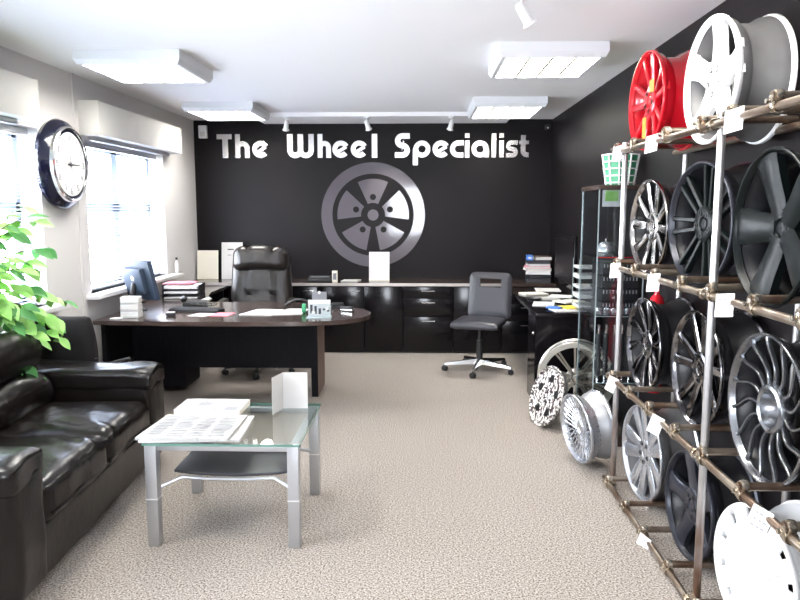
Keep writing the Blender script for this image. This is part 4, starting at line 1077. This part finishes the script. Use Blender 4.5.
sheet('paper_sheet', 'white sheet lying flat on the worktop right of the cream upright box', 'paper', [(-.88, 7.75), (-.70, 7.75), (-.67, 7.93), (-.86, 7.93)], CZ, .010, M['paper'])

# pile of folders and magazines at the right end of the worktop
z = CZ; random.seed(12)
pile = [('folder', 'black folder at the bottom of the pile on the worktop', M['plastic'], .035, .30, .24, -2), ('catalogue', 'black catalogue second from the bottom of the worktop pile', M['gloss'], .03, .28, .22, 4),
        ('catalogue', 'white catalogue with dangling corner in the worktop pile', M['paper'], .03, .31, .23, -6), ('magazine', 'cream magazine in the middle of the worktop pile', M['cream'], .022, .30, .22, 5),
        ('magazine', 'pink spined magazine in the worktop pile', M['pink'], .016, .31, .22, -3), ('magazine', 'white magazine just above the pink one in the worktop pile', M['paper'], .02, .27, .21, 2),
        ('folder', 'dark folder just under the blue box on the worktop pile', M['ink'], .03, .28, .22, 0), ('catalogue', 'brown topmost catalogue beside the blue box', M['wood_e'], .03, .21, .2, 3)]
for i, (nm_, lb, m_, h_, w_, d_, an) in enumerate(pile):
    h_ *= 1.28
    t = thing(nm_, lb, nm_, (1.265+random.uniform(-.01, .01)+(.03 if i == 7 else 0), 7.87, z), R(an*1.5), 'pile on the worktop')
    w_ *= .86
    MB().box(-w_/2, w_/2, -d_/2, d_/2, 0, .003).build('cover', m_, t, smooth=False)
    MB().box(-w_/2, w_/2, -d_/2, d_/2, h_-.004, h_-.001).build('cover', m_, t, smooth=False)
    MB().box(-w_/2+.004, w_/2-.004, -d_/2+.004, d_/2-.004, .003, h_-.004).build('pages', M['paper'] if m_ not in (M['plastic'], M['gloss'], M['ink']) else M['ink'], t, smooth=False)
    if i == 6: zb = z+h_
    z += h_+.0005
t = thing('blue_box', 'small blue box on top of the folder pile', 'box', (1.165, 7.80, zb+.0005))
MB().box(-.035, .025, -.05, .05, 0, .055, .003).build('carton', M['blue'], t)
MB().box(-.025, .012, -.0515, -.05, .015, .035).build('print', M['paper'], t, smooth=False)

# papers on the right desk
SZ = .733; random.seed(21)
cols = [('white paper', M['paper']), ('cream paper', M['cream']), ('yellow paper', M['yellow']), ('blue folder', M['blue']), ('white magazine', M['news'])]
lay = [(1.18, 5.82, 0, 10, 'wide white sheet at the near end of the side desk', .30, .21), (1.08, 5.86, 3, -25, 'blue folder at the near corner of the side desk', .13, .10), (1.27, 5.90, 2, 18, 'bright yellow sheet near the end of the side desk', .30, .16),
       (1.05, 6.18, 0, -12, 'white sheet at the left edge of the side desk', .21, .28), (1.28, 6.25, 1, 30, 'cream sheet in the middle of the side desk', .26, .21), (1.12, 6.55, 4, 8, 'printed magazine on the far half of the side desk', .28, .22),
       (1.28, 6.62, 0, -20, 'white sheet by the wall on the side desk', .24, .20), (1.08, 6.95, 1, 15, 'cream sheet at the far left of the side desk', .28, .21), (1.25, 7.15, 0, -5, 'white sheet at the far end of the side desk', .28, .30)]
zz = SZ
for (x, y, ci, an, lb, w_, d_) in lay:
    zz += .0085
    c, s = math.cos(R(an)), math.sin(R(an)); k = .85
    pts = [(x+(u*c-v*s)*k, y+(u*s+v*c)*k) for u, v in ((-w_/2, -d_/2), (w_/2, -d_/2), (w_/2, d_/2), (-w_/2, d_/2))]
    ov = lay.index((x, y, ci, an, lb, w_, d_))
    sheet('paper_stack', lb, 'paper', pts, SZ+(.0 if ov in (0, 3, 5, 7) else .014), .010, cols[ci][1], 'papers on the side desk', .003)
t = thing('pen_dish', 'dark oval dish among the papers on the side desk', 'dish', (1.00, 6.42, SZ))
MB().lathe([(0, .001), (0, .05), (.03, .075), (.027, .07), (.006, .045), (.006, .001)], 24).build('bowl', M['plastic'], t)
TR = [thing('paper_tray', lb, 'paper tray', (1.32, 5.90+.0, SZ+.04+.07*k), R(0), 'clear paper trays stacked on the side desk') for k, lb in enumerate(
     ['clear tray of white papers, lowest of the tower behind the glass cabinet', 'clear tray of white papers, second lowest of the tower behind the glass cabinet', 'clear tray of white papers, middle of the tower behind the glass cabinet', 'clear tray of white papers, second highest of the tower behind the glass cabinet', 'clear tray of white papers, topmost of the tower behind the glass cabinet'])]
for k, t in enumerate(TR):
    t.location = (1.325, 5.82, SZ+.033+.078*k)
    MB().box(-.085, .085, -.12, .12, 0, .003).build('tray', M['glass_cedge'], t, smooth=False)
    for sx in (-.083, .083): 
        for sy in (-.115, .115): MB().box(sx-.002, sx+.002, sy-.004, sy+.004, .003 if True else 0, .0775).build('riser', M['glass_cedge'], t, smooth=False)
    MB().box(-.08, .075, -.13, .11, .0035, .02+.012*(k % 2)).build('papers', M['paper'], t, smooth=False)

# fire extinguisher on right wall between the shelves
t = thing('fire_extinguisher', 'red cylinder on the wall behind the rack, glimpsed between the wheels', 'fire extinguisher', (1.368, 4.20, .48))
MB().lathe([(0, .001), (0, .045), (.01, .05), (.50, .05), (.56, .035), (.58, .016), (.62, .014), (.62, .001)], 28).build('cylinder', M['red'], t)
MB().tube([(0, -.02, .62), (0, -.06, .66), (0, -.10, .67)], .007, 8).build('handle', M['plastic'], t)
MB().box(.045, .062, -.02, .02, .30, .40).build('bracket', M['plastic'], t, smooth=False)

# ------------------------------------------------------------------ ficus on the sill of the nearer window
random.seed(77)
pl = thing('potted_ficus', 'leafy green potted plant at the left edge above the sofa', 'plant', (-2.47, 3.62, .9005))
MB().lathe([(0, .001), (0, .06), (.12, .078), (.135, .085), (.15, .085), (.15, .076), (.13, .074), (.13, .001)], 28).build('pot', M['pot'], pl)
stems = MB(); la = MB(); lb_ = MB()
def leaf(mb, base, d, L, up):
    d = d.normalized(); s = d.cross(up).normalized(); n = s.cross(d).normalized(); wd = L*.27; vs = []; fs = []
    prof = [(0, .0), (.12, .45), (.3, .9), (.5, 1), (.7, .78), (.88, .35), (1, .0)]
    for u, k in prof:
        c = base+d*(u*L)-n*(.25*L*u*u)
        vs += [c+s*wd*k+n*(.10*wd*k*2), c, c-s*wd*k+n*(.10*wd*k*2)]
    for i in range(len(prof)-1):
        for q in range(2): fs.append((i*3+q, i*3+q+1, i*3+q+4, i*3+q+3))
    off = Vector((0, 0, 0)); o = len(vs)
    mb.add(vs, fs)
# branch tips in plant space (x right, y deep, z up)
tips = [(.40, .40, .66), (.46, .34, .60), (.40, .50, .58), (.34, .30, .52), (.46, .55, .42), (.50, .42, .30), (.42, .50, .18), (.56, .62, .10), (.50, .55, -.02), (.58, .50, -.10), (.44, .35, -.05), (.40, .25, .10), (.34, .45, .35), (.36, .2, -.2), (.30, .55, -.12), (.52, .30, -.28), (.42, .60, .0),
        (.62, .45, .02), (.46, .28, -.35)]
for k, tp in enumerate(tips):
    tp = Vector(tp); tp.x *= .58; tp.y *= .98; b0 = Vector((0, 0, .13)); mid = b0*.5+tp*.5+Vector((-.02, -.05, .16))
    pts = []
    for i in range(11):
        u = i/10; p = b0*(1-u)**2+mid*2*u*(1-u)+tp*u*u; pts.append(p)
    stems.tube(pts, [.006*(1-.7*i/10) for i in range(11)], 6)
    for i in range(3, 11):
        p = pts[i]; d0 = (pts[i]-pts[i-1]).normalized()
        for s in (-1, 1):
            if random.random() < .12: continue
            side = d0.cross(Vector((0, 0, 1))).normalized()*s
            d = (d0*.5+side*(.8)+Vector((random.uniform(-.4, .4), random.uniform(-.4, .4), random.uniform(-.7, .15))))
            leaf(la if random.random() < .62 else lb_, p, d, random.uniform(.085, .13), Vector((random.uniform(-.5, .5), random.uniform(-.9, -.1), 1)))
stems.build('stems', M['bark'], pl)
la.build('bright_leaves', M['leaf'], pl, angle=80)
lb_.build('dark_leaves', M['leaf_d'], pl, angle=80)
